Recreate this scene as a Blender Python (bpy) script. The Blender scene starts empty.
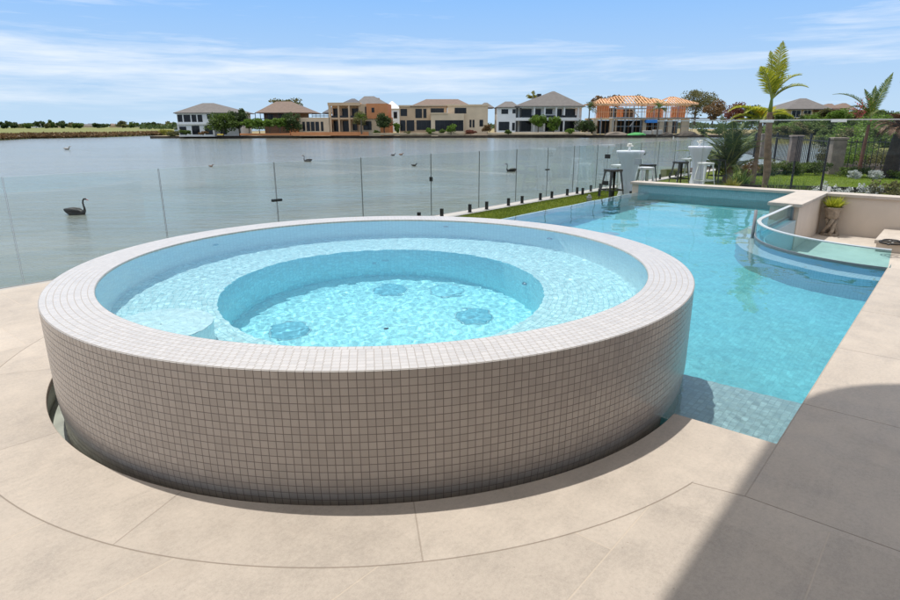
import bpy, bmesh, math, random
import numpy as np
from mathutils import Vector, Matrix
R_ = math.radians
S = bpy.context.scene
COL = S.collection
random.seed(7)

# ------------------------------------------------------------------ camera frame
FPX, PITCH, ROLL, CAMH = 600.0, 0.282965, -0.00259, 1.45
_F = Vector((0, math.cos(PITCH), -math.sin(PITCH)))
_U0 = Vector((0, math.sin(PITCH), math.cos(PITCH)))
_X0 = Vector((1, 0, 0))
_X = _X0 * math.cos(ROLL) + _U0 * math.sin(ROLL)
_U = _U0 * math.cos(ROLL) - _X0 * math.sin(ROLL)

def ray(px, py):
    return _F + _X * ((px - 450) / FPX) + _U * ((300 - py) / FPX)

def gp(px, py, z):            # point of the horizontal plane z seen there
    d = ray(px, py); t = (z - CAMH) / d.z
    return Vector((d.x * t, d.y * t, z))

def at(px, py, Y):            # point at depth Y seen there
    d = ray(px, py); t = Y / d.y
    return Vector((d.x * t, Y, CAMH + d.z * t))

cam = bpy.data.cameras.new('camera'); cam.lens = 24.0; cam.sensor_width = 36.0
cam.clip_start = 0.05; cam.clip_end = 9000
camo = bpy.data.objects.new('camera', cam); COL.objects.link(camo)
M = Matrix((( _X.x, _U.x, -_F.x, 0), (_X.y, _U.y, -_F.y, 0), (_X.z, _U.z, -_F.z, CAMH), (0, 0, 0, 1)))
camo.matrix_world = M
S.camera = camo

ANG = R_(49.8)
UA = Vector((math.cos(ANG), math.sin(ANG), 0)); VA = Vector((-math.sin(ANG), math.cos(ANG), 0))
def W(u, v, z=0.0):
    return UA * u + VA * v + Vector((0, 0, z))

# ------------------------------------------------------------------ helpers
def tag(o, label=None, cat=None, group=None, kind=None):
    if label: o['label'] = label
    if cat: o['category'] = cat
    if group: o['group'] = group
    if kind: o['kind'] = kind
    return o

def empty(name, label, cat, loc=(0, 0, 0), rz=0.0, group=None):
    o = bpy.data.objects.new(name, None); COL.objects.link(o)
    o.location = loc; o.rotation_euler = (0, 0, rz); o.empty_display_size = 0.1
    return tag(o, label, cat, group)

def children(o):
    return [c for c in bpy.data.objects if c.parent is o]

def copy_tree(o, parent=None):
    c = o.copy(); COL.objects.link(c); c.parent = parent
    for ch in children(o):
        copy_tree(ch, c)
    return c

class MB:
    """collects geometry of one mesh"""
    def __init__(s): s.v = []; s.f = []; s.m = []; s.uv = {}
    def add(s, vs, fs, mi=0):
        b = len(s.v); s.v += [tuple(p) for p in vs]
        for f in fs: s.f.append(tuple(b + i for i in f)); s.m.append(mi)
        return b
    def box(s, x0, x1, y0, y1, z0, z1, mi=0, mat=None):
        vs = [Vector(p) for p in ((x0,y0,z0),(x1,y0,z0),(x1,y1,z0),(x0,y1,z0),(x0,y0,z1),(x1,y0,z1),(x1,y1,z1),(x0,y1,z1))]
        if mat is not None: vs = [mat @ p for p in vs]
        s.add(vs, ((0,3,2,1),(4,5,6,7),(0,1,5,4),(1,2,6,5),(2,3,7,6),(3,0,4,7)), mi)
    def beam(s, a, b, w, h=None, mi=0, up=Vector((0, 0, 1))):
        a = Vector(a); b = Vector(b); h = h or w
        d = (b - a); L = d.length
        if L < 1e-6: return
        d /= L
        if abs(d.dot(up)) > .98: up = Vector((0, 1, 0))
        x = d.cross(up).normalized(); y = x.cross(d)
        vs = [a + x*sx*w/2 + y*sy*h/2 for sx, sy in ((-1,-1),(1,-1),(1,1),(-1,1))] + [b + x*sx*w/2 + y*sy*h/2 for sx, sy in ((-1,-1),(1,-1),(1,1),(-1,1))]
        s.add(vs, ((0,3,2,1),(4,5,6,7),(0,1,5,4),(1,2,6,5),(2,3,7,6),(3,0,4,7)), mi)
    def tube(s, pts, rads, n=10, mi=0, cap=True, sx=1.0):
        pts = [Vector(p) for p in pts]; rings = []
        prev = None
        for i, p in enumerate(pts):
            d = (pts[min(i+1, len(pts)-1)] - pts[max(i-1, 0)]).normalized()
            if prev is None:
                ref = Vector((0, 0, 1)) if abs(d.z) < .9 else Vector((1, 0, 0))
                x = d.cross(ref).normalized()
            else:
                x = (prev - d * prev.dot(d)).normalized()
            prev = x; y = d.cross(x)
            rings.append([p + (x*math.cos(t)*sx + y*math.sin(t)) * rads[i] for t in [2*math.pi*k/n for k in range(n)]])
        b = len(s.v)
        for r in rings: s.v += [tuple(q) for q in r]
        for i in range(len(rings)-1):
            for k in range(n):
                s.f.append((b+i*n+k, b+i*n+(k+1) % n, b+(i+1)*n+(k+1) % n, b+(i+1)*n+k)); s.m.append(mi)
        if cap:
            s.f.append(tuple(b+k for k in range(n))[::-1]); s.m.append(mi)
            s.f.append(tuple(b+(len(rings)-1)*n+k for k in range(n))); s.m.append(mi)
    def lathe(s, prof, c=(0, 0, 0), n=48, mi=0, a0=0.0, a1=2*math.pi, cap=False):
        c = Vector(c); b = len(s.v); full = abs(a1-a0-2*math.pi) < 1e-6
        m = n if full else n+1
        for r, z in prof:
            for k in range(m):
                t = a0+(a1-a0)*k/n
                s.v.append((c.x+r*math.cos(t), c.y+r*math.sin(t), c.z+z))
        for i in range(len(prof)-1):
            for k in range(n):
                k2 = (k+1) % m if full else k+1
                s.f.append((b+i*m+k, b+i*m+k2, b+(i+1)*m+k2, b+(i+1)*m+k)); s.m.append(mi)
        if cap:
            s.f.append(tuple(b+k for k in range(m))[::-1]); s.m.append(mi)
            s.f.append(tuple(b+(len(prof)-1)*m+k for k in range(m))); s.m.append(mi)
    def build(s, name, mats, parent=None, smooth=False, loc=None, rz=0.0, bevel=0.0):
        me = bpy.data.meshes.new(name); me.from_pydata(s.v, [], s.f); me.update()
        if not isinstance(mats, (list, tuple)): mats = [mats]
        for m in mats: me.materials.append(m)
        if len(mats) > 1: me.polygons.foreach_set('material_index', s.m)
        if smooth: me.polygons.foreach_set('use_smooth', [True]*len(me.polygons))
        o = bpy.data.objects.new(name, me); COL.objects.link(o)
        if parent is not None: o.parent = parent
        if loc is not None: o.location = loc
        if rz: o.rotation_euler = (0, 0, rz)
        if bevel:
            bv = o.modifiers.new('bevel', 'BEVEL'); bv.width = bevel; bv.segments = 2; bv.limit_method = 'ANGLE'; bv.angle_limit = R_(40)
        return o

def np_mesh(name, verts, quads, mat, parent=None, smooth=False):
    me = bpy.data.meshes.new(name)
    nv, nf, k = len(verts), len(quads), quads.shape[1]
    me.vertices.add(nv); me.vertices.foreach_set('co', verts.astype(np.float32).ravel())
    me.loops.add(nf*k); me.loops.foreach_set('vertex_index', quads.astype(np.int32).ravel())
    me.polygons.add(nf); me.polygons.foreach_set('loop_start', np.arange(0, nf*k, k, dtype=np.int32))
    if smooth: me.polygons.foreach_set('use_smooth', np.ones(nf, dtype=bool))
    me.update(calc_edges=True); me.validate()
    me.materials.append(mat)
    o = bpy.data.objects.new(name, me); COL.objects.link(o)
    if parent is not None: o.parent = parent
    return o

# ------------------------------------------------------------------ node helpers
class E:
    """tiny expression builder on Math nodes"""
    nt = None
    def __init__(s, sock): s.s = sock
    @staticmethod
    def op(o, *a, clamp=False):
        n = E.nt.nodes.new('ShaderNodeMath'); n.operation = o; n.use_clamp = clamp
        for i, x in enumerate(a):
            if isinstance(x, E): E.nt.links.new(x.s, n.inputs[i])
            else: n.inputs[i].default_value = x
        return E(n.outputs[0])
    def __add__(s, o): return E.op('ADD', s, o)
    def __radd__(s, o): return E.op('ADD', o, s)
    def __sub__(s, o): return E.op('SUBTRACT', s, o)
    def __rsub__(s, o): return E.op('SUBTRACT', o, s)
    def __mul__(s, o): return E.op('MULTIPLY', s, o)
    def __rmul__(s, o): return E.op('MULTIPLY', o, s)
    def __truediv__(s, o): return E.op('DIVIDE', s, o)
    def __lt__(s, o): return E.op('LESS_THAN', s, o)
    def __gt__(s, o): return E.op('GREATER_THAN', s, o)
def f_abs(a): return E.op('ABSOLUTE', a)
def f_floor(a): return E.op('FLOOR', a)
def f_fract(a): return E.op('FRACT', a)
def f_max(a, b): return E.op('MAXIMUM', a, b)
def f_min(a, b): return E.op('MINIMUM', a, b)
def f_clamp(a): return E.op('ADD', a, 0.0, clamp=True)
def sep(sock):
    n = E.nt.nodes.new('ShaderNodeSeparateXYZ'); E.nt.links.new(sock, n.inputs[0]); return [E(x) for x in n.outputs]
def comb(x, y, z=0.0):
    n = E.nt.nodes.new('ShaderNodeCombineXYZ')
    for i, a in enumerate((x, y, z)):
        if isinstance(a, E): E.nt.links.new(a.s, n.inputs[i])
        else: n.inputs[i].default_value = a
    return n.outputs[0]
def noise(vec, scale, detail=3, rough=.55, dist=0.0):
    n = E.nt.nodes.new('ShaderNodeTexNoise'); n.inputs['Scale'].default_value = scale
    n.inputs['Detail'].default_value = detail; n.inputs['Roughness'].default_value = rough; n.inputs['Distortion'].default_value = dist
    if vec is not None: E.nt.links.new(vec, n.inputs['Vector'])
    return E(n.outputs[0])
def white(vec):
    n = E.nt.nodes.new('ShaderNodeTexWhiteNoise'); n.noise_dimensions = '3D'; E.nt.links.new(vec, n.inputs['Vector']); return E(n.outputs[0])
def ramp(fac, stops):
    n = E.nt.nodes.new('ShaderNodeValToRGB'); E.nt.links.new(fac.s, n.inputs[0])
    el = n.color_ramp.elements
    while len(el) < len(stops): el.new(.5)
    for e, (p, c) in zip(el, stops):
        e.position = p; e.color = (*c, 1) if len(c) == 3 else c
    return n.outputs[0]
def mixc(fac, a, b, mode='MIX'):
    n = E.nt.nodes.new('ShaderNodeMix'); n.data_type = 'RGBA'; n.blend_type = mode
    for sock, x in ((n.inputs[0], fac), (n.inputs[6], a), (n.inputs[7], b)):
        if isinstance(x, E): E.nt.links.new(x.s, sock)
        elif isinstance(x, (int, float)): sock.default_value = x
        elif isinstance(x, (tuple, list)): sock.default_value = (*x[:3], 1)
        else: E.nt.links.new(x, sock)
    return n.outputs[2]
def maprange(x, a, b, c=0.0, d=1.0):
    n = E.nt.nodes.new('ShaderNodeMapRange'); n.clamp = True
    E.nt.links.new(x.s, n.inputs[0])
    for i, q in enumerate((a, b, c, d)): n.inputs[i+1].default_value = q
    return E(n.outputs[0])
def newmat(name):
    m = bpy.data.materials.new(name); m.use_nodes = True; E.nt = m.node_tree
    b = m.node_tree.nodes['Principled BSDF']
    return m, b
def lk(a, b): E.nt.links.new(a.s if isinstance(a, E) else a, b)
def bump(h, strength, dist, b):
    n = E.nt.nodes.new('ShaderNodeBump'); n.inputs['Strength'].default_value = strength; n.inputs['Distance'].default_value = dist
    lk(h, n.inputs['Height']); lk(n.outputs[0], b.inputs['Normal']); return n
def coord(kind='Object'):
    n = E.nt.nodes.new('ShaderNodeTexCoord'); return n.outputs[kind]
def geo(name):
    n = E.nt.nodes.new('ShaderNodeNewGeometry'); return n.outputs[name]

def simple(name, c, rough=.6, var=.12, scale=3.0, metal=0.0, bmp=0.0, bscale=40.0, spec=.5):
    m, b = newmat(name)
    p = geo('Position')
    nz = noise(p, scale, 4)
    lo = tuple(x*(1-var) for x in c); hi = tuple(min(1, x*(1+var)) for x in c)
    lk(ramp(nz, [(.3, lo), (.7, hi)]), b.inputs['Base Color'])
    b.inputs['Roughness'].default_value = rough; b.inputs['Metallic'].default_value = metal
    b.inputs['Specular IOR Level'].default_value = spec
    if bmp: bump(noise(p, bscale, 3), bmp, .01, b)
    return m

def foliage(name, lo, hi, trans=.35, scale=.8, extra=None):
    m, b = newmat(name); nt = m.node_tree
    isl = E(geo('Random Per Island')); nz = noise(geo('Position'), scale, 2)
    f = f_clamp(isl*.6 + (nz-.5)*1.2 + .2)
    stops = [(0.0, lo), (.8, hi)] + ([(1.0, extra)] if extra else [(1.0, tuple(x*1.15 for x in hi))])
    c = ramp(f, stops)
    lk(c, b.inputs['Base Color']); b.inputs['Roughness'].default_value = .55; b.inputs['Specular IOR Level'].default_value = .3
    t = nt.nodes.new('ShaderNodeBsdfTranslucent'); lk(c, t.inputs[0])
    mx = nt.nodes.new('ShaderNodeMixShader'); mx.inputs[0].default_value = trans
    lk(b.outputs[0], mx.inputs[1]); lk(t.outputs[0], mx.inputs[2]); lk(mx.outputs[0], nt.nodes['Material Output'].inputs[0])
    return m

def tile_mat(name, tile, grout, rough=.3, gw=.05, var=.10, tint=None, bmp=.5):
    m, b = newmat(name)
    u, v, _ = sep(coord('UV'))
    fu, fv = f_fract(u), f_fract(v)
    eu = f_min(fu, 1.0-fu); ev = f_min(fv, 1.0-fv)
    e = f_min(eu, ev)
    g = maprange(e, gw*.6, gw*1.3)          # 0 in the grout, 1 on the tile
    idx = comb(f_floor(u), f_floor(v), 0.0)
    r = white(idx)
    nz = noise(geo('Position'), 2.3, 3)
    br = 1.0 + (r-.5)*var*2 + (nz-.5)*.12
    n = E.nt.nodes.new('ShaderNodeMix'); n.data_type = 'RGBA'; n.blend_type = 'MULTIPLY'; n.inputs[0].default_value = 1
    n.inputs[6].default_value = (*tile, 1); lk(comb(br, br, br), n.inputs[7])
    lk(mixc(g, grout, n.outputs[2]), b.inputs['Base Color'])
    lk(maprange(g, 0, 1, .8, rough), b.inputs['Roughness'])
    bump(g + (r-.5)*.15, bmp, .0015, b)
    return m
SUNDIR = Vector((-.1625, .2166, 1.0)).normalized()
# ------------------------------------------------------------------ materials
TILE = .03342
m_tile = tile_mat('shaded_wall_mosaic', (.45, .39, .335), (.205, .17, .145), rough=.26, gw=.050, var=.075)  # rim tile toned browner; the wall's shade and warm bounce put into colour
m_rim = tile_mat('sunlit_rim_mosaic', (.55, .515, .475), (.35, .32, .29), rough=.25, gw=.06, var=.06, bmp=.4)  # same tile as the outer wall, paler for the sun on the rim
m_spa_wall = tile_mat('spa_wall_mosaic', (.74, .92, .92), (.60, .80, .82), rough=.35, gw=.05, var=.06)  # interior tile made paler; light bounced between the walls put into colour
m_spa_in = tile_mat('spa_interior_mosaic', (.64, .86, .86), (.36, .64, .68), rough=.35, gw=.06, var=.14)
m_spa_deep = tile_mat('spa_floor_mosaic', (.42, .84, .88), (.30, .70, .78), rough=.35, gw=.06, var=.12)  # same tile turned cyan; light absorbed by deep water put into colour
m_pool_in = tile_mat('pool_mosaic', (.20, .59, .64), (.16, .53, .58), rough=.4, gw=.06, var=.10)
m_pool_shelf = tile_mat('pool_shelf_mosaic', (.40, .50, .51), (.33, .42, .43), rough=.4, gw=.06, var=.16)
m_far_face = tile_mat('far_face_mosaic', (.27, .44, .47), (.20, .34, .37), rough=.3, gw=.06, var=.08)  # weir tile made darker; shade and reflection under the coping put into colour
m_weir = tile_mat('weir_mosaic', (.50, .60, .62), (.35, .45, .48), rough=.3, gw=.06, var=.08)

def stone(name, base, joints=False):
    m, b = newmat(name)
    p = coord('Object')
    big = noise(p, 1.1, 4, .6); mid = noise(p, 6.0, 5, .65, .4); fine = noise(p, 55, 4, .7)
    mp = E.nt.nodes.new('ShaderNodeMapping'); mp.inputs['Scale'].default_value = (1.5, 9, 3); lk(p, mp.inputs[0])
    vein = noise(mp.outputs[0], 2.2, 5, .65, 1.2)
    grain = noise(p, 190, 3, .75)
    t = (big-.5)*.75 + (mid-.5)*.6 + (fine-.5)*.55 + (grain-.5)*.5 + (vein-.5)*.22 + .5
    lo = tuple(x*.80 for x in base); hi = tuple(min(1, x*1.17) for x in base)
    c = ramp(f_clamp(t), [(.25, lo), (.5, base), (.78, hi)])
    pit = noise(p, 75, 2, .5)
    pits = maprange(pit, .70, .76) * maprange(noise(p, 3.1, 2), .45, .6)
    c = mixc(pits*.55, c, (base[0]*.45, base[1]*.4, base[2]*.35))
    stain = maprange(noise(p, 1.7, 6, .7, .8), .60, .75)
    c = mixc(stain*.28, c, (base[0]*.55, base[1]*.5, base[2]*.46))
    h = fine*.25 + mid*.2 - pits*.8
    if joints:
        u, v, _ = sep(p)
        CU, CV, RA, w = 2.879, 3.043, 2.45, .0025
        du, dv = u-CU, v-CV
        r = E.op('SQRT', du*du + dv*dv)
        phi = E.op('ARCTAN2', dv, du)*(180/math.pi)
        phi = phi-(phi > 0.0)*360.0
        def line(d, ww=w): return 1.0 - maprange(f_abs(d), ww*.7, ww*1.5)
        left = v > .650
        inring = (r < RA)*left
        outring = (1.0-inring)*(u < 2.35)
        arc = line(r-RA)*left
        ph = E.op('MODULO', phi+720.0+102.7, 26.6)
        dph = f_min(ph, 26.6-ph)*(math.pi/180)*r
        radial = line(dph)*inring*(phi < -110.0)
        row = f_floor((v-.15)/.575)
        fr = f_fract((v-.15)/.575); rows = line(f_min(fr, 1.0-fr)*.575)*outring*(v > .1)
        offs = f_fract(row*.37+.21)*1.12
        cu = f_fract((u-1.745+offs-.6496)/1.12); cross = line(f_min(cu, 1.0-cu)*1.12)*outring*f_max(v > .725, v < .15)
        low = (v < .453)
        e1 = line(u-2.39+(v-.45)*.20*(v > .45))*(v < .655)
        e2 = line(v-.453)*(u > 2.39)
        fc = f_fract((u-2.39)/1.105); cop = line(f_min(fc, 1.0-fc)*1.105)*low*(u > 2.2)
        e3 = line(v+.62)*(u > 2.39)
        j = f_max(f_max(arc, radial*.6), f_max(e1, f_max(f_max(cop, e3), e2*.5)))
        jl = f_max(rows, cross)*(1.0-j)
        # tone of each slab
        seg = f_floor((phi+720.0+102.7)/26.6)*inring
        sid = comb(row*outring + seg*3.3 + low*f_floor((u-2.39)/1.105)*7.0, f_floor((u-1.745+offs-.6496)/1.12)*outring, inring*5.0)
        tone = .93 + white(sid)*.13
        c = mixc(1.0, c, comb(tone, tone, tone), 'MULTIPLY')
        c = mixc(j*.75, c, (base[0]*.42, base[1]*.38, base[2]*.34))
        c = mixc(jl*.6, c, (base[0]*1.15, base[1]*1.12, base[2]*1.06))
        h = h - j*1.6 - jl*.8
    lk(c, b.inputs['Base Color'])
    lk(maprange(mid, .3, .7, .55, .75), b.inputs['Roughness'])
    b.inputs['Specular IOR Level'].default_value = .35
    bump(h, .35, .004, b)
    return m
m_deck = stone('travertine_paving', (.45, .388, .322), True)
m_stone = stone('travertine', (.48, .425, .365))
m_render = simple('cream_render', (.60, .52, .435), .85, .05, 2.5, bmp=.15, bscale=90)
m_channel = simple('channel_lining', (.36, .38, .33), .4, .2, 8)

# water with refraction ------------------------------------------------------
def water_mat(name, tint):
    m, b = newmat(name)
    b.inputs['Base Color'].default_value = (*tint, 1)
    b.inputs['Transmission Weight'].default_value = 1.0
    b.inputs['IOR'].default_value = 1.333; b.inputs['Roughness'].default_value = 0.0
    return m
m_water_spa = water_mat('spa_water', (.80, .965, .985))
m_water_pool = water_mat('pool_water', (.74, .955, .975))

m, b = newmat('lake_water')
p = coord('Object')
mp = E.nt.nodes.new('ShaderNodeMapping'); mp.inputs['Scale'].default_value = (.55, 1.5, 1); mp.inputs['Rotation'].default_value = (0, 0, R_(8)); lk(p, mp.inputs[0])
w1 = noise(mp.outputs[0], 1.0, 5, .6, .9); w2 = noise(mp.outputs[0], 4.0, 4, .6, .5); w3 = noise(mp.outputs[0], .16, 3)
hh = w1*1.0 + w2*.22
cc = ramp(w3, [(.3, (.17, .185, .155)), (.7, (.215, .225, .19))])
lk(cc, b.inputs['Base Color']); b.inputs['Roughness'].default_value = .14; b.inputs['IOR'].default_value = 1.333
gust = maprange(noise(p, .035, 3), .35, .65, .5, 1.0)
bn = bump(hh, 1.0, .17, b); lk(gust, bn.inputs['Strength'])
m_lake = m

def glass_mat(name, tint, ior=1.5, rough=0.0):
    m, b = newmat(name); nt = m.node_tree
    tr = nt.nodes.new('ShaderNodeBsdfTransparent'); tr.inputs[0].default_value = (*tint, 1)
    gl = nt.nodes.new('ShaderNodeBsdfGlossy'); gl.inputs['Roughness'].default_value = rough; gl.inputs[0].default_value = (.95, .97, .97, 1)
    fr = nt.nodes.new('ShaderNodeFresnel'); bf = E(geo('Backfacing')); lk(bf*(1/ior-ior)+ior, fr.inputs[0])
    mx = nt.nodes.new('ShaderNodeMixShader'); lk(fr.outputs[0], mx.inputs[0]); lk(tr.outputs[0], mx.inputs[1]); lk(gl.outputs[0], mx.inputs[2])
    lk(mx.outputs[0], nt.nodes['Material Output'].inputs[0]); return m
m_glass = glass_mat('fence_glass', (.945, .975, .965), 1.42)
m_glass_edge = simple('glass_edge', (.20, .21, .195), .25, .05)
m_glass_top = simple('glass_top_edge', (.36, .42, .40), .3, .05)
m_acrylic = glass_mat('curved_acrylic', (.68, .93, .97), 1.38)  # cyan tint stands in for pool water reflected and refracted in the sheet
m_glass_clear = glass_mat('clear_fence_glass', (.985, .99, .985), 1.22)
m_acr_edge = simple('acrylic_edge', (.50, .52, .50), .3, .05)
m_acr_seal = simple('acrylic_seal', (.22, .22, .23), .5, .05)
m_steel = simple('brushed_steel', (.42, .42, .42), .3, .05, 3, metal=1)
m_dark_metal = simple('dark_metal', (.035, .033, .03), .45, .2, 6, metal=.3)
m_black = simple('black_metal', (.012, .012, .013), .45, .2, 6)
m_white_metal = simple('white_metal', (.72, .72, .70), .35, .03, 6)
m_gun = simple('gunmetal_steel', (.07, .062, .052), .35, .25, 8, metal=.7)
m_cloth = simple('white_stretch_cloth', (.84, .85, .93), .8, .04, 4, bmp=.1, bscale=25)
_m, _b = newmat('white_stretch_fabric'); _b.inputs['Base Color'].default_value = (.90, .90, .96, 1); _b.inputs['Roughness'].default_value = .85
_t = _m.node_tree.nodes.new('ShaderNodeBsdfTranslucent'); _t.inputs[0].default_value = (.90, .90, .97, 1)
_x = _m.node_tree.nodes.new('ShaderNodeMixShader'); _x.inputs[0].default_value = .4
lk(_b.outputs[0], _x.inputs[1]); lk(_t.outputs[0], _x.inputs[2]); lk(_x.outputs[0], _m.node_tree.nodes['Material Output'].inputs[0]); m_cloth = _m
m_winglass = simple('window_glass', (.018, .02, .024), .12, .3, .8, spec=.25)
m_white_wall = simple('white_wall', (.82, .81, .78), .8, .05, .6)
m_beige_wall = simple('beige_wall', (.60, .42, .26), .85, .08, .5)
m_cream_wall = simple('cream_wall', (.68, .53, .36), .85, .08, .5)
m_orange_wall = simple('terracotta_wall', (.62, .25, .10), .85, .1, .5)
m_brown_wall = simple('brown_wall', (.20, .11, .065), .8, .2, .5)
m_brick = simple('orange_brick', (.42, .17, .08), .85, .2, 1.5)
m_sand_wall = simple('sandstone_edge', (.42, .33, .22), .9, .2, .7)
m_dark_wood = simple('dark_edge_timber', (.07, .055, .042), .9, .3, 1)
m_timber = simple('raw_timber', (.80, .50, .28), .8, .25, 1.5)
m_timber_pale = simple('pale_timber', (.80, .55, .30), .8, .2, 1.5)
m_wrap = simple('orange_wall_wrap', (.62, .24, .09), .6, .2, 1.2)
m_blue = simple('blue_tarpaulin', (.04, .22, .60), .5, .2, 2)
m_green_net = simple('green_netting', (.06, .30, .08), .8, .3, 2)
m_concrete = simple('concrete', (.40, .38, .35), .9, .15, .8)
def roof_mat(name, c):
    m, b = newmat(name); p = geo('Position'); x, y, z = sep(p)
    s = f_fract(z*3.2); nz = noise(p, 1.2, 4)
    f = f_clamp(nz*.7 + s*.3)
    lk(ramp(f, [(.25, tuple(q*.75 for q in c)), (.75, tuple(q*1.2 for q in c))]), b.inputs['Base Color']); b.inputs['Roughness'].default_value = .8
    bump(s, .5, .05, b); return m
m_roof_grey = roof_mat('grey_roof_tiles', (.135, .122, .112))
m_roof_brown = roof_mat('brown_roof_tiles', (.17, .115, .085))
m_roof_slate = roof_mat('slate_roof_tiles', (.085, .085, .095))
m_fascia = simple('pale_fascia', (.55, .53, .50), .6, .03)

# ground ----------------------------------------------------------------------
def ground_mat(name, a, bb, sc=1.2, fine=40, bs=.6, bd=.02):
    m, b = newmat(name); p = geo('Position')
    f = f_clamp(noise(p, sc, 4)*.6 + noise(p, fine, 3, .7)*.5 - .05)
    lk(ramp(f, [(.25, a), (.75, bb)]), b.inputs['Base Color']); b.inputs['Roughness'].default_value = .95
    b.inputs['Specular IOR Level'].default_value = .15
    bump(noise(p, fine, 4, .75), bs, bd, b); return m
m_lawn = ground_mat('lawn_turf', (.060, .085, .010), (.125, .155, .020), 1.3, 60)
m_lawn2 = ground_mat('bright_lawn_turf', (.085, .13, .02), (.155, .205, .035), 1.3, 40)
m_mulch = ground_mat('dark_mulch', (.03, .024, .02), (.09, .07, .055), 2, 30)
m_bank = ground_mat('grassy_bank', (.10, .13, .04), (.26, .25, .10), .05, .7, .8, .3)
m_dry = ground_mat('dry_grass', (.20, .16, .08), (.34, .28, .15), .08, .9, .8, .2)
m_terrace = ground_mat('terracotta_terrace', (.30, .14, .07), (.45, .27, .17), .2, 3, .2, .05)
m_edge_black = simple('black_garden_edging', (.018, .017, .017), .7, .2, 5)
m_lakebed_wall = simple('lake_edge_wall', (.17, .14, .11), .9, .3, .5)

# foliage ---------------------------------------------------------------------
f_dark = foliage('dark_green_leaves', (.030, .050, .016), (.085, .125, .038))
f_mid = foliage('green_leaves', (.045, .08, .016), (.14, .20, .04))
f_bright = foliage('bright_green_leaves', (.06, .12, .014), (.18, .28, .04))
f_olive = foliage('olive_leaves', (.075, .08, .03), (.20, .19, .07))
f_rust = foliage('rusty_leaves', (.10, .06, .028), (.26, .16, .07))
f_red = foliage('reddish_leaves', (.10, .03, .02), (.24, .09, .06))
f_yellow = foliage('yellow_green_leaves', (.13, .14, .02), (.36, .33, .05))
f_silver = foliage('silver_leaves', (.30, .33, .30), (.62, .64, .62), .15)
f_palm = foliage('palm_leaflets', (.05, .09, .015), (.15, .22, .04), .35, 2.0, (.42, .34, .05))
f_palm_y = foliage('yellowing_palm_leaflets', (.20, .25, .02), (.55, .54, .06), .45, 2.5, (.58, .28, .04))
f_phoenix = foliage('feathery_palm_leaflets', (.03, .06, .02), (.11, .17, .05), .3, 1.5, (.30, .33, .06))
f_dead = foliage('dead_palm_leaves', (.09, .05, .03), (.26, .15, .09), .2, 2)
f_succ = foliage('lime_succulent_leaves', (.20, .26, .02), (.50, .52, .06), .35, 8)
f_grass = foliage('grass_blades', (.05, .09, .015), (.14, .20, .04), .35, 2)
m_bark = simple('grey_bark', (.13, .10, .075), .9, .35, 4, bmp=.6, bscale=20)
m_palm_bark = simple('palm_bark', (.20, .13, .085), .9, .35, 9, bmp=.8, bscale=30)
m_crownshaft = simple('green_crownshaft', (.14, .20, .04), .5, .2, 5)
m_dark_bark = simple('dark_palm_bark', (.045, .035, .03), .9, .4, 8, bmp=.8, bscale=25)
# ------------------------------------------------------------------ tiled revolve / sheets with UVs in tiles
class UM:
    def __init__(s): s.v = []; s.f = []; s.uv = []; s.sm = []
    def revolve(s, prof, c, tiles, n=256, v0=0.0, uoff=0.0, a0=0.0, a1=2*math.pi, smooth=True, inward=False, t=TILE):
        """prof: list of (r, z); v runs along the profile in tiles"""
        b = len(s.v); full = abs(a1-a0-2*math.pi) < 1e-6; m = n if full else n+1
        acc = [v0]
        for i in range(1, len(prof)):
            acc.append(acc[-1] + math.hypot(prof[i][0]-prof[i-1][0], prof[i][1]-prof[i-1][1])/t)
        for r, z in prof:
            for k in range(m):
                a = a0+(a1-a0)*k/n
                s.v.append((c[0]+r*math.cos(a), c[1]+r*math.sin(a), z))
        for i in range(len(prof)-1):
            for k in range(n):
                k2 = (k+1) % m if full else k+1
                q = [b+i*m+k, b+i*m+k2, b+(i+1)*m+k2, b+(i+1)*m+k]
                u0, u1 = uoff+tiles*k/n, uoff+tiles*(k+1)/n
                uv = [(u0, acc[i]), (u1, acc[i]), (u1, acc[i+1]), (u0, acc[i+1])]
                if inward: q = q[::-1]; uv = uv[::-1]
                s.f.append(q); s.uv += uv; s.sm.append(smooth)
    def quad(s, p, eu, ev, lu, lv, t=TILE, off=(0, 0)):
        b = len(s.v); p = Vector(p); eu = Vector(eu); ev = Vector(ev)
        s.v += [tuple(p), tuple(p+eu*lu), tuple(p+eu*lu+ev*lv), tuple(p+ev*lv)]
        s.f.append([b, b+1, b+2, b+3]); s.sm.append(False)
        s.uv += [(off[0], off[1]), (off[0]+lu/t, off[1]), (off[0]+lu/t, off[1]+lv/t), (off[0], off[1]+lv/t)]
    def build(s, name, mat, parent=None):
        me = bpy.data.meshes.new(name); me.from_pydata(s.v, [], s.f); me.update()
        l = me.uv_layers.new(name='uv'); l.data.foreach_set('uv', np.array(s.uv, dtype=np.float32).ravel())
        me.polygons.foreach_set('use_smooth', s.sm); me.materials.append(mat)
        o = bpy.data.objects.new(name, me); COL.objects.link(o)
        if parent is not None: o.parent = parent
        return o

SC = Vector((-0.466, 4.163, 0)); RO, RI, RS = 2.048, 1.781, 2.098
RZ, WZ = 0.554, 0.546
PWZ = -0.035                                   # pool water level
US, VR, VL, UF = 2.935, 0.458, 5.69, 13.45     # pool: near edge, right edge, infinity edge, far wall

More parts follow.
